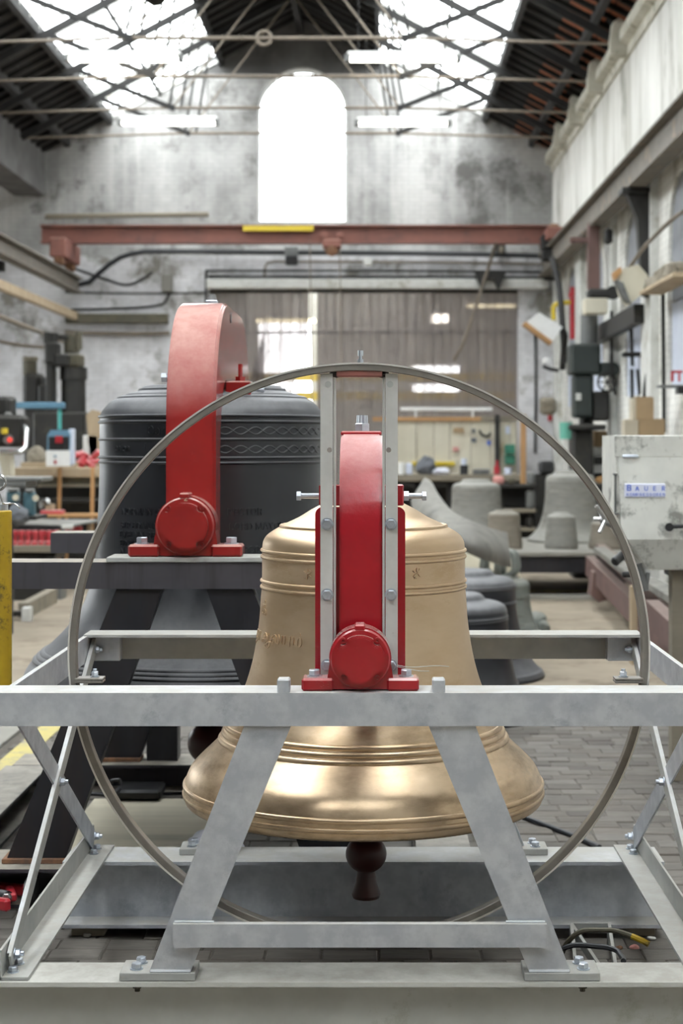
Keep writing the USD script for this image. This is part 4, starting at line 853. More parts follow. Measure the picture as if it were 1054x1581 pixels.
for i, (x, z, lb) in enumerate([(-5.25, 3.97, 'pale timber beam running under the left crane rail'), (-5.3, 3.58, 'thin pale pipe running below the timber beam on the left')]):
    single('timber_beam' if i == 0 else 'pipe', bx(x - .05, x + .05, 21, 28.45, z - .07, z + .07, .01) if i == 0 else cyl((x, 21, z), (x, 28.4, z - .12), .035, 10), 'timber' if i == 0 else 'tierod', lb, 'beam' if i == 0 else 'pipe')
pipes = [([(70, 334), (322, 331)], 28.36, .045, 'timberold', 'weathered ledge pipe on the end wall left of the arched window'),
         ([(100, 441), (135, 437), (160, 415), (195, 394), (230, 388), (450, 390), (640, 391), (852, 396)], 28.3, .045, 'cable', 'thick black cable sweeping across the end wall under the crane beam'),
         ([(96, 408), (130, 420), (165, 432), (195, 440), (225, 428), (235, 420)], 28.38, .025, 'iron', 'thin black cable sagging on the end wall at the left'),
         ([(318, 478), (318, 418), (600, 418), (838, 420)], 28.4, .022, 'iron', 'thin dark conduit above the door lintel, bending down at its left end'),
         ([(322, 428), (845, 429)], 28.4, .028, 'iron', 'dark conduit lying along the door lintel'),
         ([(408, 440), (410, 408), (420, 404), (640, 405), (845, 408)], 28.42, .022, 'tierod', 'grey conduit between the cable and the lintel'),
         ([(100, 451), (200, 453), (318, 452)], 28.42, .018, 'iron', 'thin dark conduit on the wall left of the curtain'),
         ([(100, 512), (180, 515), (262, 514)], 28.4, .035, 'tierod', 'grey pipe on the left wall behind the boring machine'),
         ([(110, 478), (190, 476), (250, 470), (262, 452)], 28.42, .022, 'iron', 'black cable rising along the left wall above the channel'),
         ([(840, 430), (897, 432), (899, 480)], 27.9, .03, 'iron', 'dark pipe with a bend beside the red pipe in the right corner')]
for pts, Y, r, m, lb in pipes: single('wall_pipe' if 'cable' not in lb else 'cable', ptube(pts, Y, r, k=40), m, lb, 'pipe' if 'cable' not in lb.split(' ')[1:3] and 'cable' not in lb else 'cable', smooth=40)
single('lintel_beam', pbx(318, 430.5, 846, 445, 28.2, .28, .01), 'whitedull', 'white painted beam over the curtained opening', 'beam')
single('wall_channel', pbx(100, 484, 258, 499, 28.25, .2, .01), 'olive', 'greenish steel channel on the left end wall', 'channel')
t = thing('wall_bracket', 'dark bracket under the right end of the lintel beam', 'bracket', P(757, 446, 28.0)); part(t, 'plate', pp([(732, 418), (782, 418), (770, 448), (762, 430), (748, 430), (744, 448)], 28.0, .2), 'machinedark')
t = thing('wall_lamp', 'small black lamp box hanging below the crane beam left of the trolley', 'lamp', P(450, 406, 28.1)); part(t, 'box', pbx(440, 394, 459, 408, 28.1, .2, .02), 'blackplastic'); part(t, 'bracket', pbx(439, 381, 460, 394, 28.2, .1), 'machinegrey')
t = thing('wall_box', 'pale junction box on the conduit above the curtain', 'box', P(567, 412, 28.3)); part(t, 'box', pbx(561, 398, 574, 410, 28.25, .15, .01), 'whitedull')
t = thing('wall_box', 'dark switch box under the right part of the crane beam', 'box', P(773, 390, 28.3)); part(t, 'box', pbx(766, 376, 780, 395, 28.25, .15, .01), 'iron'); part(t, 'cover', pbx(770, 380, 777, 390, 28.22, .03), 'timberold')
t = thing('wall_box', 'rusty box on the conduits between the cable and the channel at the left', 'box', P(257, 450, 28.3)); part(t, 'box', pbx(249, 424, 266, 450, 28.3, .15, .01), 'plateold')
single('chain', ptube([(766, 374, 27.05), (758, 400, 27.5), (735, 470, 27.7), (712, 535, 27.8), (700, 556, 27.9)], 0, .03, 6), 'tierod', 'pale slanting chain hanging in front of the plastic curtain', 'chain')
for i, (x, lb) in enumerate([(478, 'thin hoist chain left of the trolley'), (524, 'thin hoist chain hanging straight under the trolley')]): single('hoist_chain', ptube([(x, 371, 27.05), (x + 4, 620, 27.05)], 0, .012, 6), 'tierod', lb, 'chain')

# ------------------------------------------------------------------ plastic strip curtain and the hall beyond
t = thing('strip_curtain', 'grey see-through plastic strip curtain filling the wide opening in the end wall', 'curtain', (P(560, 0, YB)[0], YB + .2, 0))
part(t, 'hanging_rail', bx(DX0, DX1, YB + .15, YB + .26, DZ - .05, DZ, .005), 'iron')
x, k = DX0, 0
while x < DX1 - .02:
    px = CX + x * F / YB; y = YB + .19 + (.03 if k % 2 else 0); w = .175
    bow = .012 * rng.uniform(.3, 1.6); skew = -.95 if 392 < px < 470 else rng.uniform(-.02, .02)
    if not (470 <= px < 478):
        xs = np.linspace(0, w, 5); pr = [(x + q, y + bow * math.sin(q / w * math.pi)) for q in xs]; v = []
        for z, o in ((DZ - .02, 0), (DZ - .75, 0), (.05, skew)):
            sc = 1 if o > -.5 else .6
            for th in (0, .004): v += [(x + (qx - x) * sc + o + (.5 if o < -.5 else 0) * 0, qy + th, z) for qx, qy in pr]
        v = np.array(v); f = []
        for l in range(2):
            for i in range(4):
                for th, fl2 in ((0, 0), (5, 1)):
                    p0, p1, p2, p3 = l * 10 + th + i, l * 10 + th + i + 1, (l + 1) * 10 + th + i + 1, (l + 1) * 10 + th + i
                    f += [(p0, p3, p2), (p0, p2, p1)] if not fl2 else [(p0, p2, p3), (p0, p1, p2)]
        part(t, 'strip', (v, np.array(f)), 'pvc', 40)
    x += .158; k += 1
part(t, 'cross_rail', bx(DX0, DX1, YB + .3, YB + .33, P(0, 513, YB)[2], P(0, 510, YB)[2]), 'machinegrey')
# beyond
h2 = setting('wall_far', ext_y(sbox(-9, -.1, 7, 7.5).difference(sbox(-3.2, 2.0, -1.75, 5.05)).difference(sbox(1.0, 3.0, 2.3, 3.85)).difference(sbox(4.0, 1.2, 5.6, 3.8)).difference(sbox(-7.5, 1.2, -5, 4.5)), 44, 44.4), 'hallwall')
setting('wall_far_left', bx(-9.2, -9, YB + .5, 44.4, -.1, 7.5), 'hallwall'); setting('wall_far_right', bx(7, 7.2, YB + .5, 44.4, -.1, 7.5), 'hallwall')
c2 = setting('ceiling_far', cat(bx(-9, -3, YB + .5, 44.4, 7.3, 7.5), bx(1, 7, YB + .5, 44.4, 7.3, 7.5)), 'hallwall')
part(c2, 'skylight_pane', bx(-3, 1, YB + .5, 44.4, 7.38, 7.39), 'glass')
wf = setting('window_2', bx(-3.2, -1.75, 44.1, 44.14, 2.0, 5.05), 'glass'); part(wf, 'glazing_bar', cat(*[bx(-3.2 + .29 * i - .012, -3.2 + .29 * i + .012, 44.05, 44.1, 2, 5.05) for i in range(1, 5)]), 'white')
wf = setting('window_3', bx(1.0, 2.3, 44.1, 44.14, 3.0, 3.85), 'glass'); part(wf, 'glazing_bar', bx(1, 2.3, 44.05, 44.1, 3.33, 3.43), 'hallwall')
t = thing('yellow_crane', 'yellow crane girder seen through the gap in the plastic curtain', 'crane', (-2.2, 40, 2.8))
part(t, 'girder', bx(-9.05, 7.05, 40, 40.2, 3.27, 3.47), 'craneyellow'); part(t, 'lower_girder', bx(-9.05, 7.05, 40, 40.2, 2.8, 3.0), 'craneyellow')
for x0, x1, y0, y1, Y, lb in ((395, 487, 492, 498, 36, 'long yellowish tube light seen through the gap in the curtain'), (721, 800, 469.5, 475, 36, 'long yellowish tube light behind the right part of the curtain'), (667, 692, 485, 496, 33, 'short bright lamp behind the middle of the curtain')):
    a, b = P(x0, y1, Y), P(x1, y0, Y); t = thing('tube_light', lb, 'light', ((a[0] + b[0]) / 2, Y, a[2]))
    part(t, 'tube', bx(a[0], b[0], Y, Y + (.1 if x1 - x0 > 40 else .5), a[2], b[2], .01), 'tubelightwarm' if x1 - x0 > 40 else 'tubelight'); part(t, 'housing', bx(a[0], b[0], Y, Y + .14, b[2] + .002, b[2] + .05), 'hallwall'); part(t, 'hanger', cat(*[cyl((x_, Y + .07, b[2] + .04), (x_, Y + .07, 7.42), .01, 6) for x_ in (a[0] + .05, b[0] - .05)]), 'iron')

# ------------------------------------------------------------------ bench and board wall in front of the curtain
t = thing('board_wall', 'cream boarded screen behind the tool bench below the curtain', 'screen', P(703, 735, 27.9))
x = 612
while x < 795:
    w = rng.uniform(24, 33); part(t, 'board', pbx(x, 650, min(x + w - .8, 797), 735, 27.9 + rng.uniform(0, .02), .04), 'cream'); x += w
part(t, 'top_rail', pbx(575, 644, 742, 650, 27.85, .12), 'timberorange'); part(t, 'post', pbx(764, 640, 771, 735, 27.8, .1), 'machinedark'); part(t, 'top_rail', pbx(742, 643, 800, 649, 27.85, .1), 'timberold')
single('strip_lamp', cat(pbx(618, 629, 760, 634.5, 27.9, .08, .01), pbx(640, 634, 643, 645, 27.9, .03), pbx(728, 634, 731, 645, 27.9, .03)), 'white', 'long white strip fitting over the cream board screen', 'lamp')
single('timber_post', pbx(804, 640, 812, fy(25), 25.0, .12, .005), 'timberorange', 'tall orange-brown timber post right of the tool bench', 'post')
t = thing('workbench', 'long dark workbench covered with tools below the cream boards', 'workbench', P(710, 800, 26.4))
part(t, 'top', pbx(600, 733, 806, 743, 26.2, .9, .01), 'timberold'); part(t, 'apron', pbx(600, 743, 806, 752, 26.3, .05), 'machinedark')
for x in (640, 690, 741, 775): part(t, 'leg', pbx(x, 743, x + 7, fy(26.3), 26.3, .1), 'iron')
part(t, 'back_panel', pbx(612, 752, 806, 848, 27.0, .05), 'machinedark')
def item(name, lb, c, m, mesh, group=None, smooth=30): return single(name, mesh, m, lb, c, group, smooth=smooth)
def pcyl(px, y0, y1, rpx, Y, n=16, r1=None): a = P(px, y1, Y); b = P(px, y0, Y); return cyl(a, b, rpx * Y / F, n, None if r1 is None else r1 * Y / F, ch=.004)
BY = 26.4
item('cloth_bundle', 'crumpled dark grey cloth bundle on the tool bench', 'cloth', 'clothgrey', rough(ball(P(657, 720, BY), .16, 3, (1, .8, 1.05)), .06, 6))
item('plastic_tub', 'white and blue tub at the left end of the tool bench', 'tub', 'bluewhite', pbx(626, 715, 637, 733, BY, .15, .02))
item('lamp_bulb', 'bright white canister beside the tub on the tool bench', 'canister', 'white', pcyl(619, 714, 733, 5, BY))
item('spirit_level', 'long yellow spirit level fixed along the foot of the cream boards', 'level', 'signyellow', pbx(634, 713, 702, 719, 27.84, .07, .008))
t = thing('oil_can', 'dark blue can with a grey cap in the middle of the tool bench', 'can', P(716, 733, BY)); part(t, 'can', pcyl(716, 718, 733, 6.5, BY), 'cable', 30); part(t, 'cap', pcyl(716, 708, 718, 4.5, BY), 'bluewhite', 30)
t = thing('spray_bottle', 'bright red bottle near the right end of the tool bench', 'bottle', P(767, 733, BY)); part(t, 'body', pcyl(767, 720, 733, 5, BY), 'bottlered', 30); part(t, 'neck', pcyl(767, 711, 720, 2.2, BY, 12), 'bottlered', 30)
item('rag', 'pale rag lying right of the dark cloth bundle on the bench', 'rag', 'clothwhite', rough(ball(P(680, 728, BY), .12, 3, (1.2, .8, .5)), .05, 7))
item('flat_casting', 'flat grey machine casting on the bench between can and bottle', 'casting', 'machinegrey', pbx(730, 724, 756, 733, BY, .2, .02))
item('glass_jar', 'pale blue jar at the right end of the bench', 'jar', 'bluewhite', pcyl(784, 722, 734, 6, BY))
for i, y in enumerate((686, 702)):
    t = thing('storage_bin', ['upper dark green bin beside the cream boards', 'lower dark green bin beside the cream boards'][i], 'bin', P(787, y + 15, 27.5)); part(t, 'bin', pbx(780, y, 795, y + 15, 27.64, .27, .015), 'bottlegreen'); part(t, 'lip', pbx(780, y + 9, 795, y + 15, 27.58, .06), 'bottlegreen')
for i, (x, y, w, h, m, lb) in enumerate([(699, 690, 9, 7, 'pinkcloth', 'small pinkish notice pinned to the cream boards'), (727, 676, 8, 7, 'clothgrey', 'small dark notice high on the cream boards'), (752, 680, 5, 7, 'labelblue', 'small blue tag on the right cream boards'), (728, 662, 6, 7, 'machinegrey', 'small grey gauge near the top of the cream boards'), (700, 660, 16, 8, 'card', 'faded brown paper pinned on the cream boards'), (780, 658, 7, 12, 'bluewhite', 'pale card beside the dark post of the screen')]):
    item('pinned_card', lb, 'card', m, pbx(x, y, x + w, y + h, 27.86, .02, .002))
item('hook_tool', 'curved dark tool hanging on the right cream boards', 'tool', 'iron', ptube([(740, 664), (745, 672), (752, 674), (757, 668)], 27.85, .02))
t = thing('storage_rack', 'dark rack of oddments between the timber post and the small bells', 'rack', P(786, 850, 24.4))
for x in (757, 826): part(t, 'upright', pbx(x, 748, x + 4, fy(24.3), 24.3, .06), 'iron')
part(t, 'back_panel', pbx(757, 752, 830, fy(24.8), 24.8, .03), 'machinedark')
for y, m in ((748, 'machinedark'), (786, 'timberold'), (815, 'timberold')): part(t, 'shelf', pbx(757, y, 830, y + 5, 24.3, .5), m)
odd = [(762, 735, 778, 748, 'pinkcloth', 'faded pink box on the top of the rack'), (784, 737, 796, 748, 'olive', 'small olive box on the top shelf of the rack'), (815, 728, 826, 748, 'machinegrey', 'grey cylinder head on the right of the rack'),
       (766, 770, 778, 786, 'machinedark', 'dark gearbox on the middle shelf of the rack'), (813, 757, 826, 786, 'machinegrey', 'tall grey fitting on the middle shelf of the rack'), (790, 800, 800, 815, 'card', 'brown carton low on the rack'), (814, 798, 824, 815, 'machinedark', 'black lump low on the rack right of the post')]
for x0, y0, x1, y1, m, lb in odd: item('stored_fitting', lb, 'fitting', m, pbx(x0, y0, x1, y1, 24.35, .25, .03), 'oddments on the dark rack')
item('toolbox', 'black and white power tool left on the floor cabinet at the right corner', 'tool', 'blackplastic', rough(pbx(832, 712, 856, 732, 24.6, .3, .04), .02, 8))
item('parts_cabinet', 'dark parts cabinet under the power tool in the right corner', 'cabinet', 'machinedark', pbx(826, 732, 862, fy(24.7), 24.7, .4, .01))

# ------------------------------------------------------------------ right wall: drill, floodlights, pipes, boxes
DY = 21.0
c = P(905, 0, DY); t = thing('pillar_drill', 'tall dark green pillar drill standing at the right wall', 'drill', (c[0], DY + .3, 0))
part(t, 'motor', pcyl(909, 486, 531, 13.5, DY + .25, 24), 'machinegrey', 30); part(t, 'motor_cap', pcyl(908, 480, 487, 11, DY + .25, 24), 'machinegrey', 30)
part(t, 'head', pbx(881, 530, 927, 578, DY, .5, .03), 'machinegreen'); part(t, 'belt_cover', cat(pbx(925, 559, 946, 580, DY + .05, .4, .04), cyl(P(946, 570, DY + .05), P(946, 570, DY + .45), .09, 20)), 'machinegreen')
part(t, 'column', cyl((c[0] + .05, DY + .42, .1), (c[0] + .05, DY + .42, P(0, 560, DY)[2]), .095, 24), 'machinedark', 30)
part(t, 'spindle_box', pbx(885, 578, 915, 645, DY + .05, .3, .03), 'machinegreen'); part(t, 'switch_plate', pbx(889, 607, 897, 618, DY + .03, .03), 'whitedull')
part(t, 'gearbox', pbx(914, 604, 941, 650, DY + .1, .3, .03), 'machinedark'); part(t, 'handwheel', cat(tube(np.array([P(937, 590, DY - .1) + .12 * np.array([math.cos(a), 0, math.sin(a)]) for a in np.linspace(0, 2 * math.pi, 25)]), .014, 8), *[cyl(P(937, 590, DY - .1) - .12 * np.array([math.cos(a), 0, math.sin(a)]), P(937, 590, DY - .1) + .12 * np.array([math.cos(a), 0, math.sin(a)]), .009, 6) for a in (0, 1.05, 2.1)]), 'iron')
part(t, 'table', pbx(878, 655, 936, 664, DY - .2, .7, .02), 'machinedark'); part(t, 'base', pbx(884, 664, 916, fy(DY + .1), DY + .1, .5, .03), 'machinedark')
item('floor_cabinet', 'brown wooden crate on the white tool trolley beside the drill', 'crate', 'card', pbx(918, 665, 937, 690, 21.45, .25, .01))
t = thing('tool_trolley', 'white and dark tool trolley between the drill and the sheet-metal hood', 'trolley', P(930, 830, 21.45)); part(t, 'body', pbx(914, 690, 938, fy(21.45), 21.45, .3, .02), 'whitedull')
for y in (705, 730): part(t, 'drawer', pbx(917, y, 936, y + 12, 21.42, .03), 'machinedark')
item('orange_rag', 'crumpled orange cloth lying on the dark cabinet behind the wheel rim at the right', 'cloth', 'timberorange', rough(ball(P(931, 742, 21.2), .10, 3, (1.3, .5, .6)), .09, 6))
item('steel_cabinet', 'dark cabinet under the orange cloth', 'cabinet', 'machinedark', pbx(919, 747, 943, fy(21.05), 21.05, .3, .02))
item('waste_bin', 'mint green bucket hanging in front of the drill base', 'bucket', 'mintgreen', pcyl(873, 652, 678, 9, 20.95, 20, 10))
item('red_canister', 'small red canister on the wall above the green bucket', 'canister', 'bottlered', pcyl(849, 638, 650, 3.5, 28.45, 14))
t = thing('floodlight', 'tilted cream floodlight on the wall right of the curtain', 'floodlight', P(838, 505, 24.0))
part(t, 'hood', pp([(809, 500), (832, 482), (868, 505), (850, 531)], 24.0, .3), 'white'); part(t, 'lens', pp([(808, 501), (811, 496), (853, 527), (850, 532)], 23.97, .3), 'timberorange'); part(t, 'arm', ptube([(866, 506, 24.15), (872, 520, 24.3), (868, 570, 24.6)], 0, .05), 'iron')
t = thing('floodlight', 'big dirty tilted floodlight on the right wall with an orange edge', 'floodlight', P(970, 440, 18.2))
part(t, 'hood', pp([(950, 418), (985, 408), (1000, 425), (990, 455), (972, 470), (960, 452)], 18.2, .3), 'cream'); part(t, 'orange_edge', pp([(947, 420), (958, 411), (960, 420), (950, 432)], 18.17, .2), 'timberorange'); part(t, 'lens', pp([(950, 432), (962, 436), (975, 470), (965, 462)], 18.15, .2), 'machinegrey')
part(t, 'stay', ptube([(972, 412, 18.3), (1000, 375, 17.7), (1054, 327, 16.4)], 0, .022), 'tierod')
t = thing('wall_bracket', 'grey stub bracket under the hanging steel post', 'bracket', P(925, 452, 20.7)); part(t, 'arm', cat(pbx(908, 445, 946, 460, 20.7, .25, .03), cyl(P(946, 452, 20.7), P(946, 452, 20.95), .09, 16)), 'machinedark')
t = thing('wall_box', 'cream cabinet box hanging under the grey stub bracket', 'box', P(920, 484, 20.7)); part(t, 'box', pbx(903, 460, 938, 484, 20.7, .3, .01), 'cream')
t = thing('red_pipe', 'bright red vertical pipe in the far right corner', 'pipe', P(884, 525, 25.3)); part(t, 'pipe', pcyl(883.5, 443, 524, 4, 25.3, 14), 'bottlered', 30); part(t, 'flange', pcyl(883.5, 452, 458, 6, 25.3, 14), 'bottlered', 30)
single('hose', ptube([(880, 467), (862, 468), (854, 476), (855, 494)], 25.3, .035), 'signyellow', 'bent yellow hose beside the red pipe', 'hose', smooth=40)
t = thing('support_beam', 'sloping dark steel beam above the pale lower panes on the right wall', 'beam', P(960, 500, 20.5)); part(t, 'beam', bar(P(918, 527, 23.0) - (0.1, 0, 0), P(1000, 484, 18.6) - (.1, 0, 0), .22, .12), 'machinedark')
for i, (pts, lb) in enumerate([([(1000, 484, 18.5), (1001, 560, 18.5), (995, 600, 18.5), (994, 640, 18.5)], 'dark conduit dropping from the sloping beam behind the cardboard boxes'), ([(1023, 440, 17.6), (1025, 668, 17.6)], 'thin dark conduit on the pale pilaster at the right'), ([(944, 480, 21), (944, 560, 21), (950, 610, 21)], 'dark cable hanging beside the drill motor'), ([(974, 505, 19.6), (976, 565, 19.6)], 'thin rod hanging in the pale panes'), ([(975, 570, 19.6), (976, 640, 19.6)], 'thick black stand rod below the dark disc'), ([(984, 570, 19.5), (990, 640, 19.5)], 'slanting black rod below the dark disc'), ([(872, 560, 24.5), (868, 500, 24.6), (862, 440, 25), (852, 400, 25.5)], 'thick dark cable loop in the right corner behind the cream floodlight'), ([(826, 500, 28.47), (827, 600, 28.47), (826, 700, 28.47)], 'dark vertical conduit on the white pier right of the curtain')]):
    single('conduit', ptube(pts, 0, .05 if i == 6 else .022), 'iron', lb, 'conduit', smooth=40)
item('stand_disc', 'flat dark disc on a rod in front of the pale panes', 'stand', 'iron', pbx(962, 543, 995, 550, 19.5, .2, .02))
for x0, y0, x1, y1, m, lb in ((981, 614, 1009, 648, 'card', 'upper brown cardboard box stacked at the right wall'), (986, 648, 1026, 674, 'card', 'lower wide brown cardboard box stacked at the right wall'), (964, 649, 985, 674, 'cardpale', 'pale carton left of the stacked cardboard boxes'), (976, 616, 982, 648, 'cardpale', 'narrow pale carton beside the upper cardboard box')):
    t = thing('cardboard_box', lb, 'box', P((x0 + x1) / 2, y1, 17.0)); part(t, 'box', pbx(x0, y0, x1, y1, 17.0, .22, .004), m); part(t, 'lid_flap', pbx(x0 + 1, y0 - 1.5, x1 - 1, y0, 17.0, .2), m)
item('box_shelf', 'dark shelf carrying the cardboard boxes on the right wall', 'shelf', 'machinedark', pbx(955, 674, 1054, 684, 16.9, .5, .01))
t = thing('red_bracket', 'small red frame on the right wall at the edge of the picture', 'bracket', P(1045, 590, 16.6)); part(t, 'frame', cat(pbx(1036, 572, 1040, 589, 16.6, .03), pbx(1036, 572, 1054, 576, 16.6, .03), pbx(1047, 576, 1050, 589, 16.6, .03)), 'bottlered')
t = thing('wall_shelf', 'dark little shelf with a tool below the red frame', 'shelf', P(1045, 606, 16.6)); part(t, 'board', pbx(1018, 594, 1060, 598, 16.5, .2), 'machinegrey'); part(t, 'tool', pbx(1046, 596, 1060, 608, 16.5, .15), 'blackplastic')
t = thing('timber_shelf', 'brown timber shelf of oddments high on the right wall', 'shelf', P(1040, 440, 17.2)); part(t, 'board', bx(2.86, 3.12, 15.6, 17.6, P(0, 442, 16.6)[2], P(0, 436, 16.6)[2]), 'timber'); part(t, 'load', rough(bx(2.9, 3.1, 15.8, 17.5, P(0, 436, 16.6)[2], P(0, 415, 16.6)[2], .02), .05, 5, 3, .12), 'timberold')
for i, (y, lb) in enumerate([(350, 'black bracket clamp on the white wall above the drill motor'), (388, 'white round lamp globe under the crane rail')]):
    item('wall_clamp', lb, ['clamp', 'lamp'][i], ['iron', 'white'][i], pbx(934, 352, 946, 376, 20.6, .15, .03) if i == 0 else ball(P(886, 389, 26.0), .045, 2))
single('wall_valve', rough(pbx(836, 614, 858, 640, 26.0, .3, .05), .04, 7, 2, .08), 'timberold', 'brown dusty valve assembly on the pier right of the curtain', 'valve')
t = thing('angle_lamp', 'small white lamp on a black arm on the pier right of the curtain', 'lamp', P(843, 562, 26.5)); part(t, 'shade', pbx(838, 552, 849, 562, 26.5, .15, .03), 'white'); part(t, 'arm', ptube([(838, 565), (850, 570), (862, 572)], 26.5, .03), 'blackplastic')

# ------------------------------------------------------------------ sheet-metal hood machine at the right edge, steel sections
HY = 8.45
ax = P(945, 0, HY)[0]; bxr = P(1100, 0, HY)[0]
t = thing('machine_hood', 'dirty stainless sheet-metal machine hood at the right edge with a blue lettered badge', 'machine', ((ax + bxr) / 2, HY + .3, 0))
z = lambda y, Y=HY: P(0, y, Y)[2]
prof_ = Polygon([(HY + .62, z(672)), (HY + .02, z(672)), (HY + .02, z(706)), (HY, z(708)), (HY - .03, z(832)), (HY + .12, z(884)), (HY + .62, z(884))])
part(t, 'hood', pp([(952, 672), (1100, 672), (1100, 880), (1002, 880), (961, 818), (952, 810)], HY + .03, .55), 'stainless')
fr = [(954, 706), (1100, 706), (1100, 832), (958, 832), (958, 812)]
zf = lambda x, y, Y: P(x, y, Y)
def panel(pts, th):                         # planar panel through pixel/depth corners
    f_ = np.array([P(*p) for p in pts]); return hull(np.vstack([f_, f_ + (0, th, 0)]))
part(t, 'door', panel([(954, 706, HY), (1100, 706, HY), (1100, 833, HY - .04), (968, 833, HY - .04), (958, 812, HY - .03)], .04), 'stainless')
part(t, 'lower_panel', panel([(968, 833, HY - .04), (1100, 833, HY - .04), (1100, 878, HY + .02), (1000, 878, HY + .02)], .04), 'stainless')
part(t, 'top_panel', pbx(949, 672, 1100, 706, HY + .005, .03), 'stainless')
part(t, 'side_panel', panel([(946, 676, HY + .3), (951, 672, HY + .02), (951, 812, HY), (958, 815, HY), (947, 800, HY + .3)], .3), 'stainless')
part(t, 'hinge', cat(pbx(961, 702, 985, 705.5, HY - .015, .02), cyl(P(961, 705, HY - .012), P(985, 705, HY - .012), .006, 10)), 'zinc')
part(t, 'side_slide', cat(cyl(P(949.5, 732, HY - .02), P(949.5, 795, HY - .02), .006, 10), pbx(947, 730, 954, 734, HY - .03, .04), pbx(947, 791, 956, 795, HY - .03, .04)), 'machinegrey')
lb_ = part(t, 'badge', pbx(963.5, 746.5, 1027, 768, HY - .028, .012, .004), 'labelwhite', label='white badge with blue lettering')
def flat_text(txt, h, px, py, Y, mt, spread=None, bold=True):
    o = P(px, py, Y); x = 0; ms = []
    if spread is None: ms = [meshkit.text_mesh(txt, h, .002, bold)]
    else:
        for ch in txt:
            if ch != ' ': v, f = V(meshkit.text_mesh(ch, h if isinstance(h, float) else h[0 if not ms else 1], .002, bold)); ms.append((v + (x, 0, 0), f))
            x += spread
    v, f = cat(*ms); return np.stack([o[0] + v[:, 0], o[1] - v[:, 2], o[2] + v[:, 1]], 1), f
part(lb_, 'lettering', flat_text('BAUER', (.030, .022), 966.5, 757.5, HY - .0285, 0, .0455), 'labelblue')
part(lb_, 'lettering', flat_text('KOMPRESSOREN', .0150, 966.5, 765.8, HY - .0285, 0, .0171, False), 'labelblue')
part(t, 'handle', cat(cyl(P(1033, 814, HY - .06), P(1033, 814, HY - .10), .022, 16), cyl(P(1034, 813, HY - .09), P(1075, 812, HY - .09), .010, 12)), 'blackplastic', label='black lever handle')
part(t, 'handle', cat(cyl(P(958, 858, HY - .06), P(968, 848, HY + .0), .011, 12), cyl(P(948, 868, HY - .12), P(961, 857, HY - .06), .024, 14, ch=.006)), 'blackplastic', label='black knob handle')
part(t, 'handle', cat(cyl(P(960, 887, HY - .04), P(985, 886, HY - .04), .015, 12, ch=.004)), 'blackplastic', label='black grip')
part(t, 'star_knob', cat(*[cyl(P(934, 803, HY - .03), P(x, y, HY - .05), .012, 10, ch=.004) for x, y in ((920, 780), (924.5, 823))], cyl(P(916, 801.5, HY - .02), P(935, 802, HY - .03), .011, 10), cyl(P(930, 803, HY - .02), P(950, 812, HY + .05), .02, 12)), 'chrome', label='chrome three-armed clamp knob')
part(t, 'hinge_arm', cat(cyl(P(985, 870, HY + .05), P(996, 912, HY + .05), .02, 10), cyl(P(1000, 884, HY + .05), P(996, 912, HY + .05), .012, 10)), 'machinegrey')
for x in (1054, 1095): part(t, 'leg', bx(P(x, 0, HY)[0] - .04, P(x, 0, HY)[0] + .04, HY + .1, HY + .2, 0, z(884)), 'timberold' if x == 1054 else 'iron')
part(t, 'undertray', pbx(1040, 880, 1100, 893, HY + .2, .3), 'machinedark')
part(t, 'foot_guard', pbx(1041, 1118, 1100, 1172, HY + .3, .2, .02), 'blackplastic')
# brown steel sections lying towards the camera
secs = [((905, 873, 18.2), (1064, 1036, 10.6), .20, .10, 'outermost brown steel channel of the pile, low on its left side', 0),
        ((921, 848, 18.4), (1075, 985, 10.6), .10, .10, 'middle brown steel channel in the pile below the hood', 0),
        ((925, 848, 17.4), (1000, 905, 12.6), .05, .12, 'pale-topped short steel flat lying on the brown channels', 1),
        ((998, 896, 12.8), (1080, 945, 10.2), .05, .14, 'grey flat bar on top of the pile right of the wheel rim', 1),
        ((998, 945, 11.6), (1090, 1035, 9.2), .16, .10, 'lower brown channel right of the wheel rim', 0),
        ]
for p0, p1, w, th, lb, k in secs:
    t = thing('steel_section', lb, 'steel section', P(*p1) * (1, 1, 0), 'brown steel sections stacked under the hood'); a, b = P(*p0), P(*p1)
    part(t, 'web', bar(a, b, w, .02 if not k else th * .12, (0, 0, 1)) if not k else bar(a, b, w, th), 'brownsteel' if not k else 'plateold')
    if not k:
        for dz in (-w / 2, w / 2): part(t, 'flange', bar(a + (th / 2 - .01, 0, dz), b + (th / 2 - .01, 0, dz), .016, th, (0, 0, 1)), 'brownsteel')
single('steel_offcut', pp([(917, 884), (930, 880), (942, 925), (924, 930), (912, 920)], 17.0, .3), 'brownsteel', 'stubby brown steel offcut standing at the far end of the pile', 'offcut')
t = thing('timber_trestle', 'timber trestle leg under the brown steel sections, just left of the wheel rim', 'trestle', P(980, 978, 13.0) * (1, 1, 0)); part(t, 'post', bx(P(974, 0, 13)[0], P(984, 0, 13)[0], 13.0, 13.1, 0, P(0, 905, 13)[2]), 'timber'); part(t, 'rail', bx(P(974, 0, 13)[0], P(974, 0, 13)[0] + .6, 13.02, 13.08, .12, .2), 'timber')
single('pump_body', rough(cat(ball(P(829, 962, 15.2), .10, 3), ball(P(840, 970, 15.1), .06, 2)), .03, 9), 'verdigris', 'small round green casting on the floor right of the old green bell', 'casting', smooth=True)

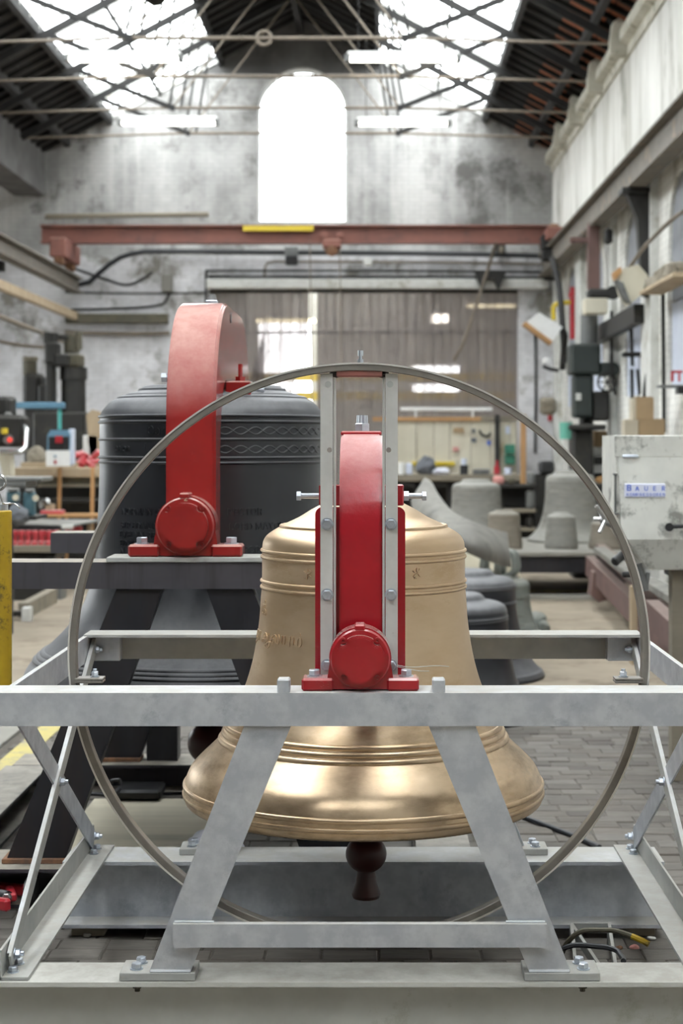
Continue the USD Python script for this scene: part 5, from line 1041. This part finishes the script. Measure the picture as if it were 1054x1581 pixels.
# ------------------------------------------------------------------ left side machines and benches
MY = 25.2
t = thing('boring_machine', 'tall black column boring machine at the left end wall', 'machine', P(100, 860, MY) * (1, 1, 0))
part(t, 'column', lathe([(0, 0), (.34, 0), (.34, .5), (.29, 1.0), (.2, 1.55), (.19, 2.75), (.215, 2.76), (.215, 2.95), (0, 2.95)], (P(107, 0, MY)[0], MY + .35, 0), 32), 'machinedark', 30)
part(t, 'gear_head', cat(pbx(103, 546, 124, 566, MY + .1, .4, .03), pcyl(111, 516, 545, 12, MY + .3, 20), pcyl(122, 512, 540, 5, MY + .1, 14)), 'olive')
part(t, 'side_tower', cat(pbx(68, 528, 88, 562, MY, .35, .03), pbx(70, 560, 82, 640, MY + .05, .3, .02), pcyl(73, 513, 530, 6, MY + .1), pcyl(84, 514, 528, 6, MY + .1)), 'machinedark')
part(t, 'cross_arm', cat(pbx(80, 546, 106, 566, MY, .3, .03), pbx(88, 516, 104, 524, MY + .1, .2, .02)), 'machinedark')
part(t, 'bed', pbx(50, 636, 130, fy(MY - .1), MY - .1, .6, .03), 'machinedark')
t = thing('slotting_machine', 'shorter black machine with a pale round cap left of the boring machine', 'machine', P(50, 860, 25.6) * (1, 1, 0))
part(t, 'motor', pcyl(46, 556, 580, 11, 25.8, 20), 'olive', 30); part(t, 'cap', pcyl(47, 551, 557, 12, 25.8, 20), 'timberold', 30)
part(t, 'body', cat(pbx(34, 576, 62, 625, 25.6, .5, .06), pbx(36, 620, 84, fy(25.7), 25.7, .5, .04)), 'machinedark'); part(t, 'side_box', pbx(58, 594, 80, 624, 25.5, .3, .03), 'machinedark')
single('suspension_pipe', ptube([(0, 527, 24.0), (30, 533, 25.2), (66, 536, 26.2)], 0, .03), 'tierod', 'pale pipe ending at the top of the boring machine', 'pipe')
t = thing('jib_arm', 'light blue jib arm with a control box hanging from it by a teal tube', 'jib', P(60, 720, 20.0))
part(t, 'arm', pbx(-18, 621, 98, 631, 20.0, .12, .01), 'blue'); part(t, 'mast', bx(P(-18, 0, 20)[0], P(-8, 0, 20)[0], 20.0, 20.1, 0, P(0, 622, 20)[2]), 'machinegrey'); part(t, 'drop_tube', pcyl(92, 631, 663, 3, 20.06, 14), 'teal', 30)
b_ = part(t, 'control_box', pp([(72, 720), (73, 672), (78, 664), (104, 664), (108, 672), (106, 720)], 20.0, .25), 'blue')
part(b_, 'panel', pbx(75, 674, 106, 695, 19.97, .03), 'blackplastic'); part(b_, 'lower_panel', pbx(71, 695.5, 107, 720, 19.97, .05), 'white'); part(b_, 'display', pbx(85, 673, 96, 684, 19.95, .02), 'bottlered', label='red display'); part(b_, 'button', pcyl(85, 703, 706, 2, 19.96), 'blue'); part(b_, 'button', pbx(83, 711, 87, 716, 19.95, .03), 'bottlered'); part(t, 'side_cover', pbx(106, 662, 112, 718, 20.05, .2, .01), 'bluewhite')
t = thing('milling_head', 'dark milling machine head with warning lamps at the left edge', 'machine', P(10, 735, 18.5))
part(t, 'head', rough(cat(pbx(-30, 611, 15, 645, 18.5, .4, .04), pbx(-30, 640, 36, 690, 18.4, .4, .05)), .02, 5, 1, .12), 'machinedark', 40); part(t, 'arm', pbx(6, 636, 16, 662, 18.45, .1, .02), 'machinegrey')
part(t, 'warning_lamp', pcyl(7, 661, 670, 5, 18.35), 'signyellow', 30, 'yellow lamp'); part(t, 'stop_button', cyl(P(15, 679, 18.39), P(15, 679, 18.32), .028, 14), 'redlamp', label='red glowing button'); part(t, 'dial', cyl(P(13, 679, 18.4), P(13, 679, 18.37), .06, 20), 'machinegrey')
part(t, 'rail_handle', ptube([(0, 698, 18.3), (30, 698, 18.3), (40, 688, 18.35), (41, 670, 18.4), (34, 654, 18.5)], 0, .03), 'chrome', 30, 'chrome handrail'); part(t, 'stand', pp([(-20, 698), (12, 698), (14, 735), (4, 735), (0, 712), (-20, 710)], 18.4, .3), 'cream')
t = thing('timber_bench', 'rough timber bench behind the blue control box, stacked with boards', 'bench', P(90, 835, 21.0) * (1, 1, 0))
part(t, 'top', pbx(18, 722, 156, 737, 20.6, 1.0, .01), 'timber'); part(t, 'upper_board', pbx(32, 714, 120, 722, 20.8, .6), 'timber'); part(t, 'apron', pbx(60, 737, 156, 748, 20.7, .06), 'olive'); part(t, 'shelf', pbx(30, 772, 156, 776, 20.7, .8), 'machinedark'); part(t, 'edge', pbx(58, 748, 156, 752, 20.65, .7), 'timberold')
for x in (88, 139): part(t, 'leg', pp([(x + 1, 722), (x + 6, 722), (x + 3, fy(20.4)), (x - 1, fy(20.4))], 20.4, .06), 'timberorange')
part(t, 'back_board', pbx(20, 752, 156, fy(21.6), 21.6, .04), 'machinedark')
item('white_box', 'pale upright box on the timber bench beside the black bell', 'box', 'whitedull', pbx(128, 672, 151, 704, 21.2, .2, .01))
item('fabric_sheet', 'brown panel standing behind the pale box on the bench', 'panel', 'timber', pp([(133, 640), (142, 632), (155, 636), (155, 722), (140, 722)], 21.2, .04))
for i, (x, y, r) in enumerate(((118, 702, 6), (128, 709, 6), (138, 716, 5), (147, 703, 5), (125, 719, 5), (150, 712, 4))):
    a = P(x, y, 20.9); u = np.array([math.cos(i * 1.3), .3, math.sin(i * 1.3)]) * .08
    single('red_casting', cat(cyl(a - u, a + u, r * .0075, 14, ch=.01), cyl(a + u * .6, a + u * 1.0, r * .010, 14, ch=.01)), 'pinkred', ['pink-red casting leaning on the blue control box', 'pink-red casting second from the control box in the heap', 'pink-red casting at the middle front of the bench heap', 'pink-red casting nearest the black bell, upper one', 'lowest pink-red casting in the bench heap', 'small pink-red casting nearest the black bell, lower one'][i], 'casting', 'pink-red castings heaped on the timber bench', smooth=30)
item('broom', 'brown wad of sacking in front of the boring machine bed', 'sack', 'timberold', rough(ball(P(56, 706, 21.0), .14, 3, (1, .7, .9)), .06, 7))
item('steel_table', 'grey machine table slab at the left edge behind the yellow pole', 'table', 'machinegrey', cat(pbx(-20, 737, 64, 744, 16.0, .6, .01), pbx(-20, 744, 40, 752, 16.0, .5, .01), pbx(-15, 752, -5, fy(16), 16.0, .1)))
for i, (x0, x1, y0, y1, lb) in enumerate(((9, 28, 757, 778, 'left blue bench vise with a pale wheel behind the yellow pole'), (35, 52, 758, 797, 'tall right blue bench vise with a pale wheel'))):
    t = thing('bench_vise', lb, 'vise', P((x0 + x1) / 2, y1, 15.0)); part(t, 'body', pbx(x0, y0, x1, y1, 15.0, .12, .02), 'viseblue'); part(t, 'jaw', pbx(x0 + 3, y0 - 3, x1 - 1, y0 + 2, 14.98, .1, .01), 'machinegrey'); part(t, 'hand_wheel', cyl(P(x1 - 4 + 7 * i, y0 + 11, 14.96), P(x1 - 4 + 7 * i, y0 + 11, 14.9), .03, 16), 'cream')
t = thing('vise_bench', 'dark low bench carrying the blue vises behind the yellow pole', 'bench', P(25, 880, 15.1) * (1, 1, 0)); part(t, 'top', pbx(-20, 797, 56, 803, 14.95, .5), 'machinedark'); part(t, 'leg', pbx(-18, 803, -8, fy(15), 15.0, .1), 'machinedark'); part(t, 'riser', pbx(8, 777, 30, 797, 15.0, .1), 'machinedark'); part(t, 'leg', pbx(8, 803, 17, fy(15), 15.0, .1), 'machinedark')
item('purple_rag', 'purple and grey rag hanging right of the yellow pole', 'rag', 'clothgrey', rough(ball(P(28, 795, 14.9), .1, 3, (.8, .6, 1.1)), .06, 9))
t = thing('vise_clamp', 'small bright clamp on a wooden block by the red strip', 'clamp', P(74, 794, 20.1)); part(t, 'block', pbx(70, 779, 82, 795, 20.1, .15), 'timber'); part(t, 'clamp', ptube([(64, 785), (65, 776), (72, 773), (76, 779)], 20.1, .028), 'chrome')
item('red_strip', 'flat red strip lying on the far timber shelf', 'strip', 'pinkred', pbx(62, 788, 97, 795, 20.05, .15, .006))
item('plank', 'pale plank lying behind the grey table at the left', 'plank', 'timberorange', cat(pbx(60, 794, 156, 799, 20.0, .33, .004), *[pbx(x_, 798, x_ + 4, fy(20.2), 20.2, .05) for x_ in (100, 150)]))
t = thing('metal_table', 'grey sheet-metal table above the row of red housings', 'table', P(95, 880, 19.2) * (1, 1, 0))
part(t, 'top', hull(np.array([P(*q) + (0, 0, d) for q in ((36, 809, 19.2), (110, 811, 19.0), (156, 802, 19.75), (50, 801, 19.75)) for d in (0, -.025)])), 'machinegrey'); part(t, 'front_lip', pbx(20, 811, 96, 818, 19.05, .05), 'blackplastic'); part(t, 'block', pbx(95, 811, 111, 817, 18.95, .1), 'whitedull'); part(t, 'leg', pbx(134, 806, 141, fy(19.6), 19.6, .08), 'timber')
for x in (24, 150): part(t, 'leg', pbx(x, 812, x + 4, fy(19.3), 19.3, .06), 'iron')
# red bearing housings in a row on a pallet
PYr, K = 18.5, 1.47
t0 = None
for i in range(10):
    row2 = i >= 7
    x = 22 + i * 10.6 if not row2 else 105 + (i - 7) * 8.5
    Y = PYr if not row2 else PYr + .9; yb = 842 if not row2 else 834
    lb = f'{["first", "second", "third", "fourth", "fifth", "sixth", "seventh"][i]} red housing from the yellow pole in the front row on the pallet' if not row2 else f'{["first", "second", "third"][i - 7]} red housing from the left in the back row beside the far black beam'
    c = P(x, yb, Y)
    if t0 is None:
        t0 = thing('bearing_housing', lb, 'housing', c, 'red bearing housings in rows on the pallet')
        kk = lambda *q: c + np.array(q) * K
        part(t0, 'cap', cat(cyl(kk(0, .0, .075), kk(0, .0, .115), .025 * K, 18), ball(kk(0, .02, .095), .026 * K, 2, (1, 1, .85))), 'pinkred', 40); part(t0, 'body', bx(c[0] - .018 * K, c[0] + .018 * K, c[1] - .01, c[1] + .05 * K, c[2] + .02 * K, c[2] + .085 * K, .006), 'pinkred'); part(t0, 'foot', cat(cyl(kk(0, -.02, .002), kk(0, -.02, .034), .023 * K, 18, ch=.006), bx(c[0] - .026 * K, c[0] + .026 * K, c[1] - .02, c[1] + .05 * K, c[2], c[2] + .012 * K)), 'pinkred', 30)
    else: copy_of(t0, lb, c, 0, 'red bearing housings in rows on the pallet')
t = thing('pallet', 'pale timber pallet carrying the row of red housings', 'pallet', P(60, 890, 18.6) * (1, 1, 0))
part(t, 'deck', pbx(0, 842.5, 87, 853, 18.35, .85, .005), 'timberold'); part(t, 'base', pbx(4, 853, 86, 864, 18.5, .6), 'machinedark')
for x in (6, 70): part(t, 'block', pbx(x, 860, x + 14, fy(18.4), 18.4, .15), 'machinedark')
t = thing('plinth', 'low machine plinth with a pale wooden edge on the left floor', 'plinth', P(60, 950, 16.0) * (1, 1, 0))
pw = P(33, 960, 16.2); part(t, 'side_board', bar(P(36, 953, 16.4) + (0, 0, .06), P(82, 927, 18.0) + (0, 0, .06), .16, .10), 'timberold'); part(t, 'corner_block', pbx(33, 938, 47, 961, 16.1, .12, .01), 'whitedull'); part(t, 'front_board', pbx(-20, 944, 33, 952, 16.2, .1), 'machinedark'); part(t, 'body', pbx(20, 905, 70, 930, 18.2, .5, .02), 'machinedark'); part(t, 'side_block', pbx(70, 905, 95, 932, 18.3, .3, .02), 'machinegrey')

# yellow pole hanging at the left edge
YP = 5.6; c = P(1, 0, YP)
t = thing('hanging_pole', 'scratched yellow pole hanging from a wire hook at the left edge', 'pole', (c[0], YP, P(0, 1080, YP)[2]))
part(t, 'pole', cyl((c[0], YP, P(0, 1080, YP)[2]), (c[0], YP, P(0, 788, YP)[2]), .038, 28, ch=.004), 'yellow', 30)
part(t, 'cap_stud', cyl((c[0] + .012, YP, P(0, 788, YP)[2]), (c[0] + .012, YP, P(0, 779, YP)[2]), .014, 14), 'zinc')
part(t, 'cap_ring', tube(np.array([P(11.5, 777.5, YP) + (.017 * math.cos(a), .017 * math.sin(a), 0) for a in np.linspace(0, 2 * math.pi, 25)]), .003, 8), 'chrome', 30)
part(t, 'wire', cat(ptube([(5, 777, YP), (1, 767, YP), (-4, 757, YP)], 0, .0035), ptube([(20, 777, YP), (26, 780, YP), (31, 785, YP)], 0, .0025)), 'chrome', 30)
part(t, 'hook', tube(np.array([P(-3, 745, YP) + .026 * np.array([math.cos(a), 0, math.sin(a)]) for a in np.linspace(-1.8, 2.6, 24)]), .0045, 8), 'chrome', 30)
part(t, 'suspension_wire', cyl(P(-14, 736, YP), (P(-14, 0, YP)[0], YP, roof_z(-1.3) - .2), .004, 8), 'cable', 30)

# ------------------------------------------------------------------ things on the floor round the frames
single('plywood_sheet', hull(np.array([(x, y, z) for (x, y) in ((-1.34, 6.62), (-.86, 6.62), (-.83, 8.02), (-1.33, 8.02)) for z in (.012, .024)])) if 0 else bx(-1.40, -.69, 6.62, 8.05, .008, .02, .002), 'plywood', 'pale plywood sheet lying under the black frame, left of the bronze bell', 'sheet')
t = thing('tool_case', 'flat black case with a handle lying in front of the far black beam', 'case', P(212, 1222, 7.95))
c = P(212, 1222, 8.0); part(t, 'case', bx(c[0] - .115, c[0] + .115, 7.98, 8.2, .022, .075, .012), 'blackplastic'); part(t, 'handle', ptube([(172, 1212, 7.98), (172, 1206, 7.98), (184, 1204, 7.98), (186, 1212, 7.98)], 0, .008), 'blackplastic', 30); part(t, 'lead', ptube([(185, 1218, 7.9), (165, 1228, 7.75), (140, 1226, 7.75), (128, 1220, 7.9)], 0, .008), 'cable', 30)
for i, (x, y, Y, s, lb) in enumerate([(330, 1262, 6.75, (.12, .16, .09), 'bluish white crumpled bag under the left lip of the bronze bell'), (415, 1287, 6.5, (.15, .15, .07), 'crumpled pale wrapping behind the left leg under the bronze bell'), (450, 1285, 6.35, (.11, .12, .085), 'white crumpled paper with black print under the bronze bell')]):
    c = P(x, y + 14, Y); c[2] = max(.0, c[2]); single('wrapping', rough(ball((c[0], Y, .02 + s[2] * .7), 1, 4, s), .035, 12, i), 'clothwhite', lb, 'wrapping', smooth=30)
single('paper_sheet', rough(bx(P(395, 0, 6.2)[0], P(470, 0, 6.2)[0], 6.12, 6.3, .002, .01, .001), .006, 10), 'white', 'flat white sheet of paper behind the rear base beam', 'paper')
single('floor_cable', ptube([(797, 1258, 7.75), (850, 1277, 7.5), (900, 1297, 7.25), (925, 1308, 7.1)], 0, .012), 'cable', 'black cable lying on the setts right of the bronze bell', 'cable', smooth=40)
single('floor_cable', ptube([(868, 1470, 5.55), (880, 1450, 5.52), (905, 1436, 5.5), (940, 1436, 5.5), (972, 1444, 5.48), (1000, 1457, 5.45)], 0, .009), 'olive', 'stiff dark hose with a yellow end curving over the steel bracket in the frame bay', 'hose', smooth=40)
single('hose_tip', ptube([(975, 1445.5, 5.475), (988, 1451, 5.46), (1001, 1458, 5.445)], 0, .0105), 'yellow', 'yellow taped end of the stiff hose in the frame bay', 'hose end', smooth=40)
single('floor_cable', ptube([(866, 1466, 5.4), (890, 1459, 5.4), (930, 1462, 5.4), (955, 1470, 5.35), (962, 1480, 5.2), (962, 1484, 5.1)], 0, .009), 'cable', 'black cable loop behind the right foot plate', 'cable', smooth=40)
t = thing('steel_bracket', 'small welded steel bracket frame lying in the bay behind the right foot', 'bracket', P(915, 1480, 5.3) * (1, 1, 0))
for p0, p1 in (((880, 1428, 5.95), (880, 1428, 5.95)),): pass
A_, B_, C_, D_ = (P(882, 1428, 5.75) * (1, 1, 0) + (0, 0, .07)), (P(940, 1427, 5.75) * (1, 1, 0) + (0, 0, .07)), (P(893, 1490, 5.12) * (1, 1, 0) + (0, 0, .03)), (P(957, 1490, 5.12) * (1, 1, 0) + (0, 0, .03))
for p0, p1 in ((A_, B_), (A_, C_), (B_, D_), (A_, D_)): part(t, 'flat_bar', bar(p0, p1, .035, .012), 'galv_dull')
for x in (A_, B_): part(t, 'foot', bar(x, x * (1, 1, 0), .03, .012, (0, 1, 0)), 'galv_dull')
for i in range(5):
    x, y = [(955, 1466), (978, 1465), (1005, 1452), (120, 1432), (135, 1447)][i]; c = P(x, y, 5.3) * (1, 1, 0); Y = EYE * F / (y - CY); c = P(x, y, Y)
    single('stone_chip', rough(ball((c[0], c[1], .006), .011 + .004 * (i % 2), 1, (1.3, 1, .7)), .008, 40, i), ['rust', 'pinkcloth', 'whitedull', 'whitedull', 'concretelight'][i], ['reddish brick chip nearest the black cable loop', 'pinkish chip lying beside the reddish brick chip', 'white chip under the yellow hose end', 'white chip in the left part of the frame bay', 'grey chip in front of the white chip on the left'][i], 'chip')
t = thing('floor_jack', 'red floor jack frame with black parts at the lower left', 'jack', P(10, 1400, 5.9) * (1, 1, 0))
q = lambda x, y, Y: P(x, y, Y)
part(t, 'side_rail', bar(q(-40, 1366, 6.4), q(52, 1376, 6.3), .045, .03, b=.008), 'bottlered'); part(t, 'side_rail', bar(q(-40, 1388, 6.0), q(14, 1398, 5.9), .045, .03, b=.008), 'bottlered'); part(t, 'cross_member', bar(q(14, 1372, 6.35), q(20, 1386, 6.1), .03, .03, b=.006), 'bottlered')
part(t, 'cylinder', cyl(q(-20, 1382, 6.15), q(12, 1388, 6.1), .03, 16), 'blackplastic', 30); part(t, 'bolt', hexbolt(q(11, 1386, 6.08), (0, -1, .3), .03, .02), 'chrome')
for x, Y in ((-20, 6.3), (40, 6.25)): c = q(x, 1390, Y); part(t, 'wheel', cyl((c[0], Y, .055), (c[0] + .04, Y, .055), .055, 20), 'blackplastic', 30)
